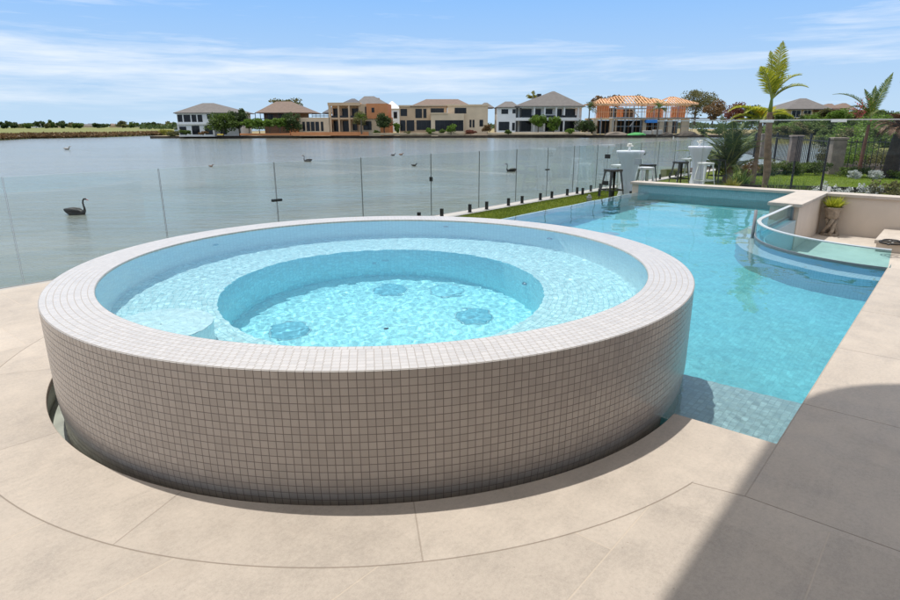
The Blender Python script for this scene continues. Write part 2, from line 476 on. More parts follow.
# ---- spa
spa = empty('spa', 'big round raised spa in mosaic, its wall tinted as in shade and its rim as in sun, full of bright blue water', 'spa', (SC.x, SC.y, 0))
spa_parts = []
z1 = RZ - .004
NT = round(2*math.pi*RO/TILE)
um = UM()
prof = [(RO, z1)]
nrow = int((z1-.1)/TILE)+1
for i in range(1, 34):
    z = z1-TILE*i
    s_ = min(1, max(0, (.10-z)/.16))
    prof.append((RO-.016*s_*s_, z))
um.revolve(prof, (0, 0), NT, 384, inward=True)
spa_parts.append(um.build('outer_wall', m_tile, spa))
um = UM(); nr = 8; wt = (RO-RI-.006)/nr
for k in range(nr):
    r1 = RO-.003-k*wt; r0 = r1-wt
    pr = [(r1, RZ), (r0, RZ)] if k else [(RO+.0005, RZ-.004), (r1, RZ), (r0, RZ)]
    if k == 0:
        um.revolve([(RO+.0005, RZ-.004), (r1, RZ)], (0, 0), NT, 384, v0=-.12, inward=False)
        pr = [(r1, RZ), (r0, RZ)]
    um.revolve(pr, (0, 0), round(2*math.pi*(r0+r1)/2/TILE), 384, v0=k, uoff=.5*(k % 2)+k*.13, t=wt)
um.revolve([(RI+.003, RZ), (RI, RZ-.004), (RI, RZ-.03)], (0, 0), round(2*math.pi*RI/TILE), 384, v0=0.1, t=.05)
spa_parts.append(um.build('rim', m_rim, spa))
SEAT, FLO, RW_, RSE = -.20, -.98, 1.13, 1.76
um = UM()
um.revolve([(RI, RZ-.03), (RI-.004, SEAT+.02), (RSE, SEAT)], (0, 0), round(2*math.pi*RI/TILE), 256)
spa_parts.append(um.build('inner_wall', m_spa_wall, spa)); um = UM()
k = 0; r = RSE
while r > RW_+.01:
    r0 = max(RW_, r-TILE)
    um.revolve([(r, SEAT), (r0, SEAT)], (0, 0), round(2*math.pi*r/TILE), 192, v0=k, uoff=.31*k)
    r = r0; k += 1
spa_parts.append(um.build('seat_ring', m_spa_in, spa))
um = UM()
um.revolve([(RW_, SEAT), (RW_-.006, SEAT-.012), (RW_-.006, FLO)], (0, 0), round(2*math.pi*RW_/TILE), 192)
spa_parts.append(um.build('well_wall', m_spa_deep, spa))
um = UM(); r = RW_-.006; k = 0
while r > .04:
    r0 = max(.02, r-TILE)
    um.revolve([(r, FLO), (r0, FLO)], (0, 0), max(6, round(2*math.pi*r/TILE)), 128, v0=k, uoff=.31*k); r = r0; k += 1
spa_parts.append(um.build('well_floor', m_spa_deep, spa))
# round step standing on the seat
um = UM(); sc = Vector((-1.585, 3.12, 0))-SC; r = .27; zt = .10
um.revolve([(r, zt-.004), (r, SEAT)], (sc.x, sc.y), round(2*math.pi*r/TILE), 64, inward=True)
k = 0
while r > .03:
    r0 = max(.005, r-TILE); um.revolve([(r, zt), (r0, zt)], (sc.x, sc.y), max(6, round(2*math.pi*r/TILE)), 64, v0=k, uoff=.4*k); r = r0; k += 1
spa_parts.append(um.build('round_step', m_spa_wall, spa))
m_drain = tile_mat('drain_mosaic', (.26, .64, .74), (.17, .50, .60), rough=.4, gw=.08)
m_drain_ring = simple('drain_ring_plastic', (.35, .62, .68), .4, .05)
for i, (dx, dy) in enumerate([(-.51, 4.92), (-.03, 4.90), (-1.16, 4.10), (.18, 4.38)]):
    q = MB(); q.lathe([(.14, 0), (.14, .006), (.12, .010), (.02, .010)], (dx-SC.x, dy-SC.y, FLO+.002), 40, cap=True)
    d = q.build('floor_inlet', m_drain if i != 1 else m_spa_deep, spa, True); spa_parts.append(d)
    q = MB(); q.lathe([(.150, 0), (.150, .006), (.141, .006), (.141, 0)], (dx-SC.x, dy-SC.y, FLO+.002), 40)
    q.build('cover_ring', m_drain_ring, d, True)
for a, r, z in ((96, RW_-.012, -.55), (76, RI-.01, .25), (101, RW_-.012, -.62), (150, RI-.01, .2), (40, RI-.01, .2), (20, RW_-.012, -.5)):
    c = Vector((r*math.cos(R_(a)), r*math.sin(R_(a)), z)); q = MB()
    n_ = Vector((-math.cos(R_(a)), -math.sin(R_(a)), 0))
    q.tube([c, c+n_*.018], [.028, .022], 14)
    spa_parts.append(q.build('jet_nozzle', m_drain_ring if a > 90 else m_steel, spa, True))

random.seed(11)
def wave_field(n, lmin, lmax, amp):
    ws = []
    for _ in range(n):
        l = lmin*(lmax/lmin)**random.random(); a = random.uniform(0, 2*math.pi)
        ws.append((math.cos(a)*2*math.pi/l, math.sin(a)*2*math.pi/l, random.uniform(0, 6.28), amp*l*random.uniform(.6, 1.3)))
    def h(x, y):
        z = np.zeros_like(x)
        for kx, ky, p, A in ws: z += A*np.sin(kx*x+ky*y+p)
        return z
    return h
def water_sheet(name, org, e1, e2, l1, l2, step, keep, hfun, z, mat):
    n1, n2 = int(l1/step), int(l2/step)
    a = np.linspace(0, l1, n1+1); c = np.linspace(0, l2, n2+1)
    A, B = np.meshgrid(a, c)
    X = org.x+e1.x*A+e2.x*B; Y = org.y+e1.y*A+e2.y*B; Z = z+hfun(X, Y)
    V = np.stack([X, Y, Z], -1).reshape(-1, 3)
    i = np.arange(n1)[None, :]+np.arange(n2)[:, None]*(n1+1)
    Q = np.stack([i, i+1, i+n1+2, i+n1+1], -1).reshape(-1, 4)
    cen = V[Q].mean(1); Q = Q[keep(cen[:, 0], cen[:, 1])]
    used = np.unique(Q); mp_ = -np.ones(len(V), dtype=int); mp_[used] = np.arange(len(used))
    o = np_mesh(name, V[used], mp_[Q], mat, smooth=True)
    tag(o, kind='structure'); return o
hs = wave_field(50, .035, .12, .00042)
spa_water = water_sheet('spa_water', SC-Vector((1.80, 1.80, 0)), Vector((1, 0, 0)), Vector((0, 1, 0)), 3.6, 3.6, .012,
    lambda x, y: (x-SC.x)**2+(y-SC.y)**2 < (RI+.0)**2, hs, WZ, m_water_spa)
hr = wave_field(34, .03, .09, .0036)
hp1 = wave_field(26, .08, .35, .00030); hp2 = wave_field(14, .5, 1.6, .0008)
def hp(x, y):
    u = x*UA.x+y*UA.y
    return hp1(x, y)+hp2(x, y)+hr(x, y)*np.clip((4.2-u)/.8, 0.08, 1)
LC = (9.45, .458); LR = 1.66                      # plan centre and radius of the curved acrylic (u, v)
def keep_pool(x, y):
    u = x*UA.x+y*UA.y; v = x*VA.x+y*VA.y
    k = (x-SC.x)**2+(y-SC.y)**2 > (RO-.07)**2
    lounge = ((u > LC[0]) & (v < LC[1]+LR-.03)) | ((u-LC[0])**2+(v-LC[1])**2 < (LR-.03)**2)
    blk = (u > 11.34) & (v < 2.44)
    return k & ~lounge & ~blk
pool_water = water_sheet('pool_water', W(US-.0, VR-.0), UA, VA, UF-US, VL+.06-VR, .022, keep_pool, hp, PWZ, m_water_pool)

# ---- pool shell
pool = empty('swimming_pool', 'turquoise rectangular infinity swimming pool beyond the round spa', 'swimming pool', (0, 0, 0), ANG)
Fz = -1.30; pp = []
um = UM()
um.quad((US, VR, Fz), (1, 0, 0), (0, 1, 0), UF-US, VL-VR)                 # floor
um.quad((8.2, VR, Fz), (-1, 0, 0), (0, 0, 1), 8.2-US, -Fz-.045)           # right wall
um.quad((US, VR, Fz), (0, 1, 0), (0, 0, 1), .62, -Fz-.045)                # near wall, either side of the spa
um.quad((US, 5.0, Fz), (0, 1, 0), (0, 0, 1), VL-5.0, -Fz-.045)
um.quad((UF, VL, Fz), (0, -1, 0), (0, 0, 1), VL-2.46, -Fz-.045)             # far wall
pp.append(um.build('basin', m_pool_in, pool))
um = UM(); su = .88
for s0, s1 in ((VR, 1.35),):
    um.quad((US+su, s0, Fz), (0, 1, 0), (0, 0, 1), s1-s0, -Fz-.30)
ns = 44
for i in range(ns):                              # the shelf wraps round the spa
    ua = US+su*i/ns; ub = US+su*(i+1)/ns
    ra = math.sqrt(max(0, 1.97**2-(ub-2.879)**2))
    um.quad((ua, VR, -.30), (1, 0, 0), (0, 1, 0), ub-ua, 3.043-ra-VR, off=((ua-US)/TILE, 0))
pp.append(um.build('shallow_shelf', m_pool_shelf, pool))
q = MB()
um = UM(); zt = PWZ-.006
um.quad((US, VL-.26, zt), (1, 0, 0), (0, 1, 0), UF-US, .26)
um.quad((US, VL-.26, Fz), (1, 0, 0), (0, 0, 1), UF-US, zt-Fz)
um.quad((UF, VL, -.6), (-1, 0, 0), (0, 0, 1), UF-US, zt+.6)
pp.append(um.build('infinity_edge', m_weir, pool))
# underwater ledge that follows the curved acrylic
um = UM(); rl = LR+.26
um.revolve([(rl, -.42), (LR-.1, -.42)], LC, 70, 48, a0=R_(90), a1=R_(180))
um.revolve([(rl, -.42), (rl, Fz)], LC, 90, 48, a0=R_(90), a1=R_(180), inward=True)
um.quad((LC[0], LC[1]+LR-.1, -.42), (1, 0, 0), (0, 1, 0), 1.9, .46)
um.quad((LC[0]+1.9, LC[1]+rl, Fz), (-1, 0, 0), (0, 0, 1), 1.9, -Fz-.42)
pp.append(um.build('curved_ledge', m_weir, pool))
# kerb under the acrylic
q = MB(); kz = -.075
q.lathe([(LR+.03, Fz), (LR+.03, kz), (LR-.10, kz), (LR-.10, -.56)], (LC[0], LC[1], 0), 48, a0=R_(90), a1=R_(180))
q.box(LC[0], 11.30, LC[1]+LR-.10, LC[1]+LR+.03, Fz, kz)
q.build('acrylic_kerb', m_weir, pool)
# raised tiled face under the far coping
q = UM(); q.quad((UF-.004, VL, -.10), (0, -1, 0), (0, 0, 1), VL-2.46, .30)
q.build('raised_far_face', m_far_face, pool)
q = MB(); q.lathe([(.001, .03), (.12, .03), (.14, 0)], (9.2, 4.3, Fz+.0), 24)
q.build('floor_inlet', m_weir, pool, True)

# ---- lounge and retaining wall
wall = empty('retaining_wall', 'low cream rendered retaining wall with travertine capping at the far end of the pool', 'wall', (0, 0, 0), ANG)
TZ = .20; LZ = -.565
q = MB()
q.box(UF, UF+.30, -6.0, 5.84, -1.3, TZ-.055)
q.build('rendered_wall', m_render, wall)
q = MB()
q.box(UF-.05, UF+.34, 2.47, 5.88, TZ-.055, TZ)
q.box(UF-.05, UF+.34, -6.0, 1.95, TZ-.055, TZ)
q.build('capping', m_stone, wall, bevel=.006)
q = MB(); q.box(11.30, UF, 2.0, 2.44, -1.3, TZ-.055); q.build('pier', m_render, wall)
q = MB(); q.box(11.22, UF+.34, 1.952, 2.468, TZ-.055, TZ+.002); q.build('pier_capping', m_stone, wall, bevel=.006)
q = MB()
pl = [(UF, -3.5), (UF, 2.035), (LC[0], 2.035)]+[(LC[0]+1.577*math.cos(R_(a)), LC[1]+1.577*math.sin(R_(a))) for a in range(95, 181, 5)]+[(LC[0]-1.577, -3.5)]
q.add([(a, b_, LZ) for a, b_ in pl], [tuple(range(len(pl)))[::-1]])
fl = q.build('sunken_floor', m_stone); fl.rotation_euler = (0, 0, ANG); tag(fl, kind='structure')

ac = empty('curved_glass_panel', 'curved clear acrylic pool window between the water and the sunken lounge', 'glass panel', (0, 0, 0), ANG)
q = MB(); zt = .165
q.lathe([(LR+.02, kz), (LR+.02, zt)], (LC[0], LC[1], 0), 48, a0=R_(90), a1=R_(180))
q.lathe([(LR-.03, kz), (LR-.03, zt)], (LC[0], LC[1], 0), 48, a0=R_(90), a1=R_(180))
q.add([(LC[0], LC[1]+LR+.02, kz), (11.30, LC[1]+LR+.02, kz), (11.30, LC[1]+LR+.02, zt), (LC[0], LC[1]+LR+.02, zt)], [(0, 1, 2, 3)])
q.add([(LC[0], LC[1]+LR-.03, kz), (11.30, LC[1]+LR-.03, kz), (11.30, LC[1]+LR-.03, zt), (LC[0], LC[1]+LR-.03, zt)], [(0, 1, 2, 3)])
q.build('acrylic_sheet', m_acrylic, ac, True)
q = MB()
q.lathe([(LR+.022, zt), (LR+.022, zt+.012), (LR-.032, zt+.012), (LR-.032, zt)], (LC[0], LC[1], 0), 48, a0=R_(90), a1=R_(180))
q.box(LC[0], 11.30, LC[1]+LR-.032, LC[1]+LR+.022, zt+.001, zt+.012)
q.build('top_edge', m_acr_edge, ac)
q = MB()
q.lathe([(LR+.032, kz+.01), (LR+.032, kz+.062), (LR+.021, kz+.062)], (LC[0], LC[1], 0), 48, a0=R_(90), a1=R_(180))
q.box(LC[0], 11.30, LC[1]+LR+.021, LC[1]+LR+.032, kz+.01, kz+.062)
q.build('seal', m_acr_seal, ac)
q = MB(); q.box(11.25, 11.298, LC[1]+LR-.05, LC[1]+LR+.04, kz, zt+.002); q.build('end_channel', m_acr_seal, ac)
pq = MB(); a_ = R_(97); pc = (LC[0]+(LR+.06)*math.cos(a_), LC[1]+(LR+.06)*math.sin(a_))
pq.tube([(pc[0], pc[1], -.42), (pc[0], pc[1], .30)], [.022, .022], 14); pq.build('steel_post', m_acr_seal, ac, True)

# ---- deck
poly = [(-9, -9), (UF+3, -9), (UF+3, -6.1), (UF-.002, -6.1), (UF-.002, VR-.9), (UF-.002, VR-.35), (7.70, VR-.35), (7.70, VR), (US, VR)]
a_s = math.atan2(-math.sqrt(RS**2-(US-2.879)**2), US-2.879)
n = 160
for k in range(n+1):
    a = a_s-(2*math.pi+2*a_s)*k/n if False else a_s - (2*math.pi - 2*abs(a_s))*k/n
    poly.append((2.879+RS*math.cos(a), 3.043+RS*math.sin(a)))
poly += [(US, 6.62), (1.55, 6.62), (-9, 6.62)]
bm = bmesh.new()
vs = [bm.verts.new((x, y, -.04)) for x, y in poly]
f = bm.faces.new(vs)
ex = bmesh.ops.extrude_face_region(bm, geom=[f])
for g in ex['geom']:
    if isinstance(g, bmesh.types.BMVert): g.co.z = 0.0
bmesh.ops.recalc_face_normals(bm, faces=bm.faces[:])
me = bpy.data.meshes.new('patio'); bm.to_mesh(me); bm.free(); me.materials.append(m_deck)
deck = bpy.data.objects.new('patio', me); COL.objects.link(deck); deck.rotation_euler = (0, 0, ANG); tag(deck, kind='structure')
bv = deck.modifiers.new('bevel', 'BEVEL'); bv.width = .004; bv.segments = 2; bv.limit_method = 'ANGLE'; bv.angle_limit = R_(60)
# body of the terrace under the paving, with the catch channel round the spa
q = MB()
n = 96
q.lathe([(RS+.02, -.0405), (RS+.02, -.42)], (2.879, 3.043, 0), n, a0=a_s-(2*math.pi-2*abs(a_s)), a1=a_s)
q.add([(2.879+1.9*math.cos(2*math.pi*k/n), 3.043+1.9*math.sin(2*math.pi*k/n), -.17) for k in range(n)]+[(2.879+(RS+.02)*math.cos(2*math.pi*k/n), 3.043+(RS+.02)*math.sin(2*math.pi*k/n), -.17) for k in range(n)],
      [(k, (k+1) % n, n+(k+1) % n, n+k) for k in range(n) if 2.879+2.1*math.cos(2*math.pi*(k+1)/n) < US])
o = q.build('catch_channel', m_channel); o.rotation_euler = (0, 0, ANG); tag(o, kind='structure')
q = MB()
q.box(-9, US-.0, 6.55, 6.60, -1.2, -.041)
q.box(US-.05, US-.002, VL+.01, 6.60, -1.2, -.041)
q.box(7.70, UF-.01, VR-.40, VR-.352, LZ, -.041)
q.box(7.652, 7.70, VR-.352, VR-.002, LZ, -.041)
o = q.build('terrace_wall', m_render); o.rotation_euler = (0, 0, ANG); tag(o, 'rendered edge wall carrying the travertine terrace above the lawn', 'wall')

for r in (spa, pool):
    for o in children(r):
        o.cycles.is_caustics_receiver = True
        for o2 in children(o): o2.cycles.is_caustics_receiver = True
for o in (spa_water, pool_water): o.cycles.is_caustics_caster = True
LAKE = -1.95
q = MB(); q.add([(-3000, -100, LAKE), (3000, -100, LAKE), (3000, 6000, LAKE), (-3000, 6000, LAKE)], [(0, 1, 2, 3)])
lake = q.build('lake', m_lake); tag(lake, kind='structure')
# ------------------------------------------------------------------ near garden level, lawn
GZ = -.25
def flat(name, pts, z, mat, kind='structure'):
    q = MB(); q.add([(p[0], p[1], z) for p in pts], [tuple(range(len(pts)))]); o = q.build(name, mat); tag(o, kind=kind); return o
def uvp(*l): return [tuple(W(a, b_)) for a, b_ in l]
FV = 7.55
flat('lawn', uvp((-9, 6.55), (US, 6.55), (US, VL+.16), (UF-.2, VL+.16), (UF+.30, 5.9), (UF+.30, 0), (26, -3.5), (26, FV-.12), (-9, FV-.12)), GZ, m_lawn)
flat('paved_strip', uvp((-9, FV-.13), (26.5, FV-.13), (26.5, FV+.22), (-9, FV+.22)), GZ+.012, m_concrete)
q = MB(); q.box(-12, 26.5, FV+.10, FV+.30, LAKE-.6, GZ); o = q.build('lake_edge', m_lakebed_wall); o.rotation_euler = (0, 0, ANG); tag(o, kind='structure')
q = MB(); q.box(US, UF+.3, VL+.02, VL+.05, -.6, -.10); q.box(US, UF+.3, VL+.05, VL+.17, -.6, GZ+.02)
o = q.build('spill_channel', m_channel); o.rotation_euler = (0, 0, ANG); tag(o, kind='structure')

# ------------------------------------------------------------------ glass fences
def pane(parent, a, b_, z0, z1, th=.012, nospig=False, gm=None):
    """one pane from plan point a to b, with its clamps at the foot"""
    a = Vector(a); b_ = Vector(b_); d = (b_-a); L = d.length; d.normalize(); n_ = Vector((-d.y, d.x, 0))*th/2
    q = MB()
    A, B = Vector((a.x, a.y, 0)), Vector((b_.x, b_.y, 0))
    z0v, z1v = Vector((0, 0, z0)), Vector((0, 0, z1))
    for s_ in (1, -1):
        q.add([A+n_*s_+z0v, B+n_*s_+z0v, B+n_*s_+z1v, A+n_*s_+z1v], [(0, 1, 2, 3) if s_ < 0 else (3, 2, 1, 0)], 0)
    e = .0015
    for P_, o_ in ((A, -1), (B, 1)):
        q.add([P_-n_+z0v, P_+n_+z0v, P_+n_+z1v, P_-n_+z1v], [(0, 1, 2, 3)], 1)
    q.add([A-n_+z1v, B-n_+z1v, B+n_+z1v, A+n_+z1v], [(0, 1, 2, 3)], 2)
    o = q.build('glass_pane', [gm or m_glass, m_glass_edge, m_glass_top], parent)
    for t in (() if nospig else (.2, .8)):
        c = A+(B-A)*t; s = MB()
        mt = Matrix.Translation(c)@Matrix.Rotation(math.atan2(d.y, d.x), 4, 'Z')
        s.box(-.026, .026, -.026, -.0075, z0-.06, z0+.10, mat=mt); s.box(-.026, .026, .0075, .026, z0-.06, z0+.10, mat=mt)
        s.box(-.045, .045, -.045, .045, z0-.075, z0-.06, mat=mt)
        s.build('spigot', m_dark_metal, o, bevel=.004)
    return o
def bracket(parent, p, z, mat, w=.10, h=.05, rz=ANG):
    q = MB(); mt = Matrix.Translation(Vector((p[0], p[1], z)))@Matrix.Rotation(rz, 4, 'Z')
    q.box(-w/2, w/2, -.022, -.0085, -h/2, h/2, mat=mt); q.box(-w/2, w/2, .0085, .022, -h/2, h/2, mat=mt)
    q.tube([mt@Vector((0, -.03, 0)), mt@Vector((0, .03, 0))], [.012, .012], 10)
    return q.build('bracket', mat, parent, bevel=.003)
gf = empty('glass_fence', 'long frameless glass fence standing between the lawn and the lake', 'glass fence')
us = [-6.3, -4.65, -3.0, -1.4, .20, 1.82, 3.42, 5.06, 6.70, 8.40, 9.86, 11.2, 12.5, 13.75, 15.0, 16.4, 17.8, 19.2, 20.6, 22.0]
for a, b_ in zip(us[:-1], us[1:]):
    pane(gf, W(a+.006, FV), W(b_-.006, FV), GZ+.075, .955, nospig=a < 3)
bracket(gf, W(5.06, FV), .42, m_dark_metal, .16, .035)
bracket(gf, W(8.40, FV), .50, m_dark_metal, .05, .08)
bracket(gf, W(12.5, FV), .45, m_dark_metal, .14, .03)
# gate and return across the lawn behind the pool end
gt = empty('glass_gate', 'glass gate with metal hinges and latch between the lake fence and pool end wall', 'gate')
gp1, gp2, gp3 = W(13.95, FV-.03), W(13.95, 6.75), W(13.95, 5.92)
g1 = pane(gt, gp1+Vector((0, 0, 0)), gp2, GZ+.075, .955)
g2 = pane(gt, gp2-VA*.012, gp3, GZ+.075, .955)
for z in (.72, .08):
    h = bracket(gt, gp2, z, m_dark_metal, .13, .10, ANG-R_(90)); h.name = 'hinge'
h = bracket(gt, gp3+VA*.05, .62, m_steel, .16, .14, ANG-R_(90)); h.name = 'latch'
q = MB(); c = at(589.5, 193, 13.6)
q.box(c.x-.05, c.x+.05, c.y-.05, c.y+.05, GZ, GZ+.16); q.box(c.x-.03, c.x+.03, c.y-.03, c.y+.03, GZ+.16, GZ+.2)
o = q.build('steel_spigot', m_steel, bevel=.01); tag(o, 'short square steel stub standing alone on the lawn before the glass gate', 'stub post')

g3 = empty('glass_fence', 'tall glass fence panels standing just behind the retaining wall', 'glass fence')
def vpx(px):
    r = ray(px, 150); k = r.x/r.y; u = UF+.46   # (u ux + v vx) = k (u uy + v vy)
    return (k*u*UA.y-u*UA.x)/(VA.x-k*VA.y)
vs_ = [vpx(655), vpx(703), vpx(763), vpx(834), vpx(918), vpx(1040)]
for a, b_ in zip(vs_[:-1], vs_[1:]):
    pane(g3, W(UF+.46, a-.006), W(UF+.46, b_+.006), -.05, 1.53, gm=m_glass_clear)
q = MB(); a, b_ = W(UF+.46, vs_[0]), W(UF+.46, vs_[-1]); q.beam((a.x, a.y, 1.541), (b_.x, b_.y, 1.541), .03, .022); q.build('top_rail', m_fascia, g3)
for px_ in (796, 827):
    q = MB(); a = W(UF+.50, vpx(px_)); q.beam((a.x, a.y, -.2), (a.x, a.y, .75 if px_ < 800 else 1.2), .03, .03); q.build('post', m_black, g3)
q = MB(); a = W(UF+.20, vpx(838)); q.tube([(a.x, a.y, TZ), (a.x, a.y, TZ+.10)], [.03, .03], 12); q.build('spigot', m_white_metal, g3)
for v in vs_[2:4]:
    h = bracket(g3, W(UF+.46, v), 1.52, m_white_metal, .26, .05, ANG-R_(90))

# ------------------------------------------------------------------ bar stools
def make_stool(mat, label, name='bar_stool'):
    t = empty(name, label, 'stool')
    h = .70; sw = .155; fw = .215
    q = MB()
    pr = [(-sw, -sw), (sw, -sw), (sw, sw), (-sw, sw)]
    q.box(-sw+.0, sw, -sw, sw, h-.012, h); q.box(-sw-.004, sw+.004, -sw-.004, -sw+.006, h-.05, h-.001); q.box(-sw-.004, sw+.004, sw-.006, sw+.004, h-.05, h-.001)
    q.box(-sw-.004, -sw+.006, -sw+.007, sw-.007, h-.05, h-.001); q.box(sw-.006, sw+.004, -sw+.007, sw-.007, h-.05, h-.001)
    q.build('seat', mat, t, bevel=.006)
    for sx, sy in ((-1, -1), (1, -1), (1, 1), (-1, 1)):
        g = MB()
        top = Vector((sx*(sw-.012), sy*(sw-.012), h-.03)); bot = Vector((sx*fw, sy*fw, 0))
        for k in range(6):
            a, b_ = top.lerp(bot, k/6), top.lerp(bot, (k+1)/6); w0 = .055-.035*k/6; w1 = .055-.035*(k+1)/6
            for dx, dy in ((sx, 0), (0, sy)):
                px = Vector((dy, dx, 0)); px = Vector((-sx if dy else 0, -sy if dx else 0, 0))
                g.add([a, a+px*w0, b_+px*w1, b_], [(0, 1, 2, 3)]); nn = Vector((dx, dy, 0))*-.004
                g.add([a+nn, a+px*w0+nn, b_+px*w1+nn, b_+nn], [(3, 2, 1, 0)])
        g.build('leg', mat, t)
    g = MB(); z = .22; r = fw-(fw-sw)*z/h
    for a, b_ in (((-r, -r), (r, -r)), ((r, -r), (r, r)), ((r, r), (-r, r)), ((-r, r), (-r, -r))):
        g.beam((a[0], a[1], z), (b_[0], b_[1], z), .006, .028)
    g.build('footrest', mat, t)
    g = MB(); g.beam((-sw, -sw, h-.06), (sw, sw, h-.06), .02, .006); g.build('cross_brace', mat, t)
    g = MB(); g.beam((-sw, sw, h-.067), (sw, -sw, h-.067), .02, .006); g.build('cross_brace', mat, t)
    return t
st_d = make_stool(m_gun, 'x'); st_w = make_stool(m_white_metal, 'x')
used = set()
stools = [  # px of the seat, py of the seat, depth, white?, rot, label
 (612.5, 14.5, 0, 20, 'dark metal stool left of the first white covered table, nearest the pool'),
 (618.5, 16.2, 1, 35, 'white metal stool half hidden behind the dark stool left of the first table'),
 (644.5, 15.2, 1, 10, 'white metal stool close to the right side of the first covered table'),
 (646.5, 16.4, 0, 25, 'dark metal stool behind the white one, right of the first covered table'),
 (679, 17.6, 0, 15, 'dark metal stool just left of the second covered table'),
 (686, 19.2, 1, 40, 'white metal stool mostly hidden behind the left of the second covered table'),
 (704, 17.0, 1, 20, 'white metal stool right of the second covered table, beside the bushy palm'),
 (716.5, 18.6, 0, 30, 'dark metal stool in front of the bushy palm, rightmost of the stools')]
for px, Y, wh, rz, lab in stools:
    src = st_w if wh else st_d
    o = src if src.name not in used else copy_tree(src); used.add(src.name)
    p = at(px, 180, Y); o.location = (p.x, Y, GZ); o.rotation_euler.z = R_(rz); o['label'] = lab; o['group'] = 'bar stools round the covered tables'

def cocktail(p, lab, lab2, lab3, s=1.0, seed=1):
    t = empty('cocktail_table', lab, 'table', (p.x, p.y, GZ), 0, 'tall round cocktail tables')
    q = MB(); q.tube([(0, 0, 0), (0, 0, 1.06)], [.035, .035], 16); q.build('pole', m_dark_metal, t, True)
    q = MB(); q.lathe([(.145, 0), (.14, .03), (.04, .05)], (0, 0, 0), 32); q.build('base', m_dark_metal, t, True)
    q = MB(); q.lathe([(.30, 1.06), (.31, 1.07), (.31, 1.085), (.30, 1.09)], (0, 0, 0), 40, cap=True); q.build('tabletop', m_white_metal, t)
    random.seed(seed)
    n = 64; q = MB(); prof = [(.325, 1.105), (.33, 1.09), (.325, 1.06), (.275, .95), (.215, .80), (.170, .60), (.150, .45), (.145, .30), (.155, .14), (.175, .012)]
    b0 = 0; V = [(0, 0, 1.107)]
    ph = random.uniform(0, 6)
    for i, (r, z) in enumerate(prof):
        for k in range(n):
            a = 2*math.pi*k/n; m4 = max(0, .5-z)*.07*(1+math.cos(4*a+ph)) + (.006*math.sin(9*a+ph+z*4) if 1 < i < 9 else 0)
            V.append(((r+m4)*math.cos(a), (r+m4)*math.sin(a), z))
    F = [(0, 1+k, 1+(k+1) % n) for k in range(n)]
    for i in range(len(prof)-1):
        for k in range(n): F.append((1+i*n+k, 1+(i+1)*n+k, 1+(i+1)*n+(k+1) % n, 1+i*n+(k+1) % n))
    q.add(V, F); o = q.build('stretch_cover', m_cloth, smooth=True, loc=(p.x, p.y, GZ)); tag(o, lab2, 'table cover', 'white table covers')
    c = empty('centrepiece', lab3, 'centrepiece', (p.x-.03, p.y, GZ+1.108), 0, 'table centrepieces')
    q = MB(); q.lathe([(.028, 0), (.035, .02), (.025, .06), (.032, .08)], (0, 0, 0), 20); q.build('vase', m_white_metal, c, True)
    q = MB()
    for k in range(16):
        a = random.uniform(0, 6.28); r = random.uniform(0, .075); z = .10+random.uniform(0, .06)
        q.lathe([(.002, -.022), (.022, -.01), (.024, .006), (.002, .02)], (r*math.cos(a), r*math.sin(a), z), 8)
    q.build('flowers', m_white_flower, c, True)
m_white_flower = simple('white_petals', (.72, .70, .62), .7, .08, 30)
p1 = at(628.3, 180, 15.0); p2 = at(696.8, 180, 18.0)
cocktail(p1, 'tall round cocktail table under white cover beside the end of the pool wall', 'white stretch cover on the nearer table, beside the pool wall end', 'small white flowers in a vase on the nearer covered table', seed=1)
cocktail(p2, 'tall round cocktail table under white cover beside the bushy palm', 'white stretch cover on the farther table, beside the bushy palm', 'small white flowers in a vase on the farther covered table', seed=5)

# ------------------------------------------------------------------ lounge things
pc = gp(829.0, 235, LZ); 
ur = empty('urn_planter', 'carved stone planter on crossed legs in the corner of the sunken lounge', 'planter', (pc.x, pc.y, LZ), .5)
m_urn = simple('carved_sandstone', (.33, .275, .215), .9, .3, 14, bmp=.6, bscale=60)
q = MB()
q.lathe([(.02, .30), (.085, .31), (.115, .36), (.12, .42), (.13, .47), (.15, .50), (.16, .515), (.155, .53), (.135, .53), (.12, .50)], (0, 0, 0), 28)
q.build('bowl', m_urn, ur, True)
for k in range(4):
    a = k*math.pi/2+.4; q = MB()
    q.tube([(.13*math.cos(a), .13*math.sin(a), .0), (.10*math.cos(a+.5), .10*math.sin(a+.5), .10), (.05*math.cos(a+1.2), .05*math.sin(a+1.2), .20), (.08*math.cos(a+1.9), .08*math.sin(a+1.9), .32)], [.036, .032, .034, .042], 10)
    q.build('leg', m_urn, ur, True)
q = MB(); q.lathe([(.15, 0), (.155, .012), (.15, .03), (.03, .035)], (0, 0, 0), 28, cap=True); q.build('foot', m_urn, ur, True)

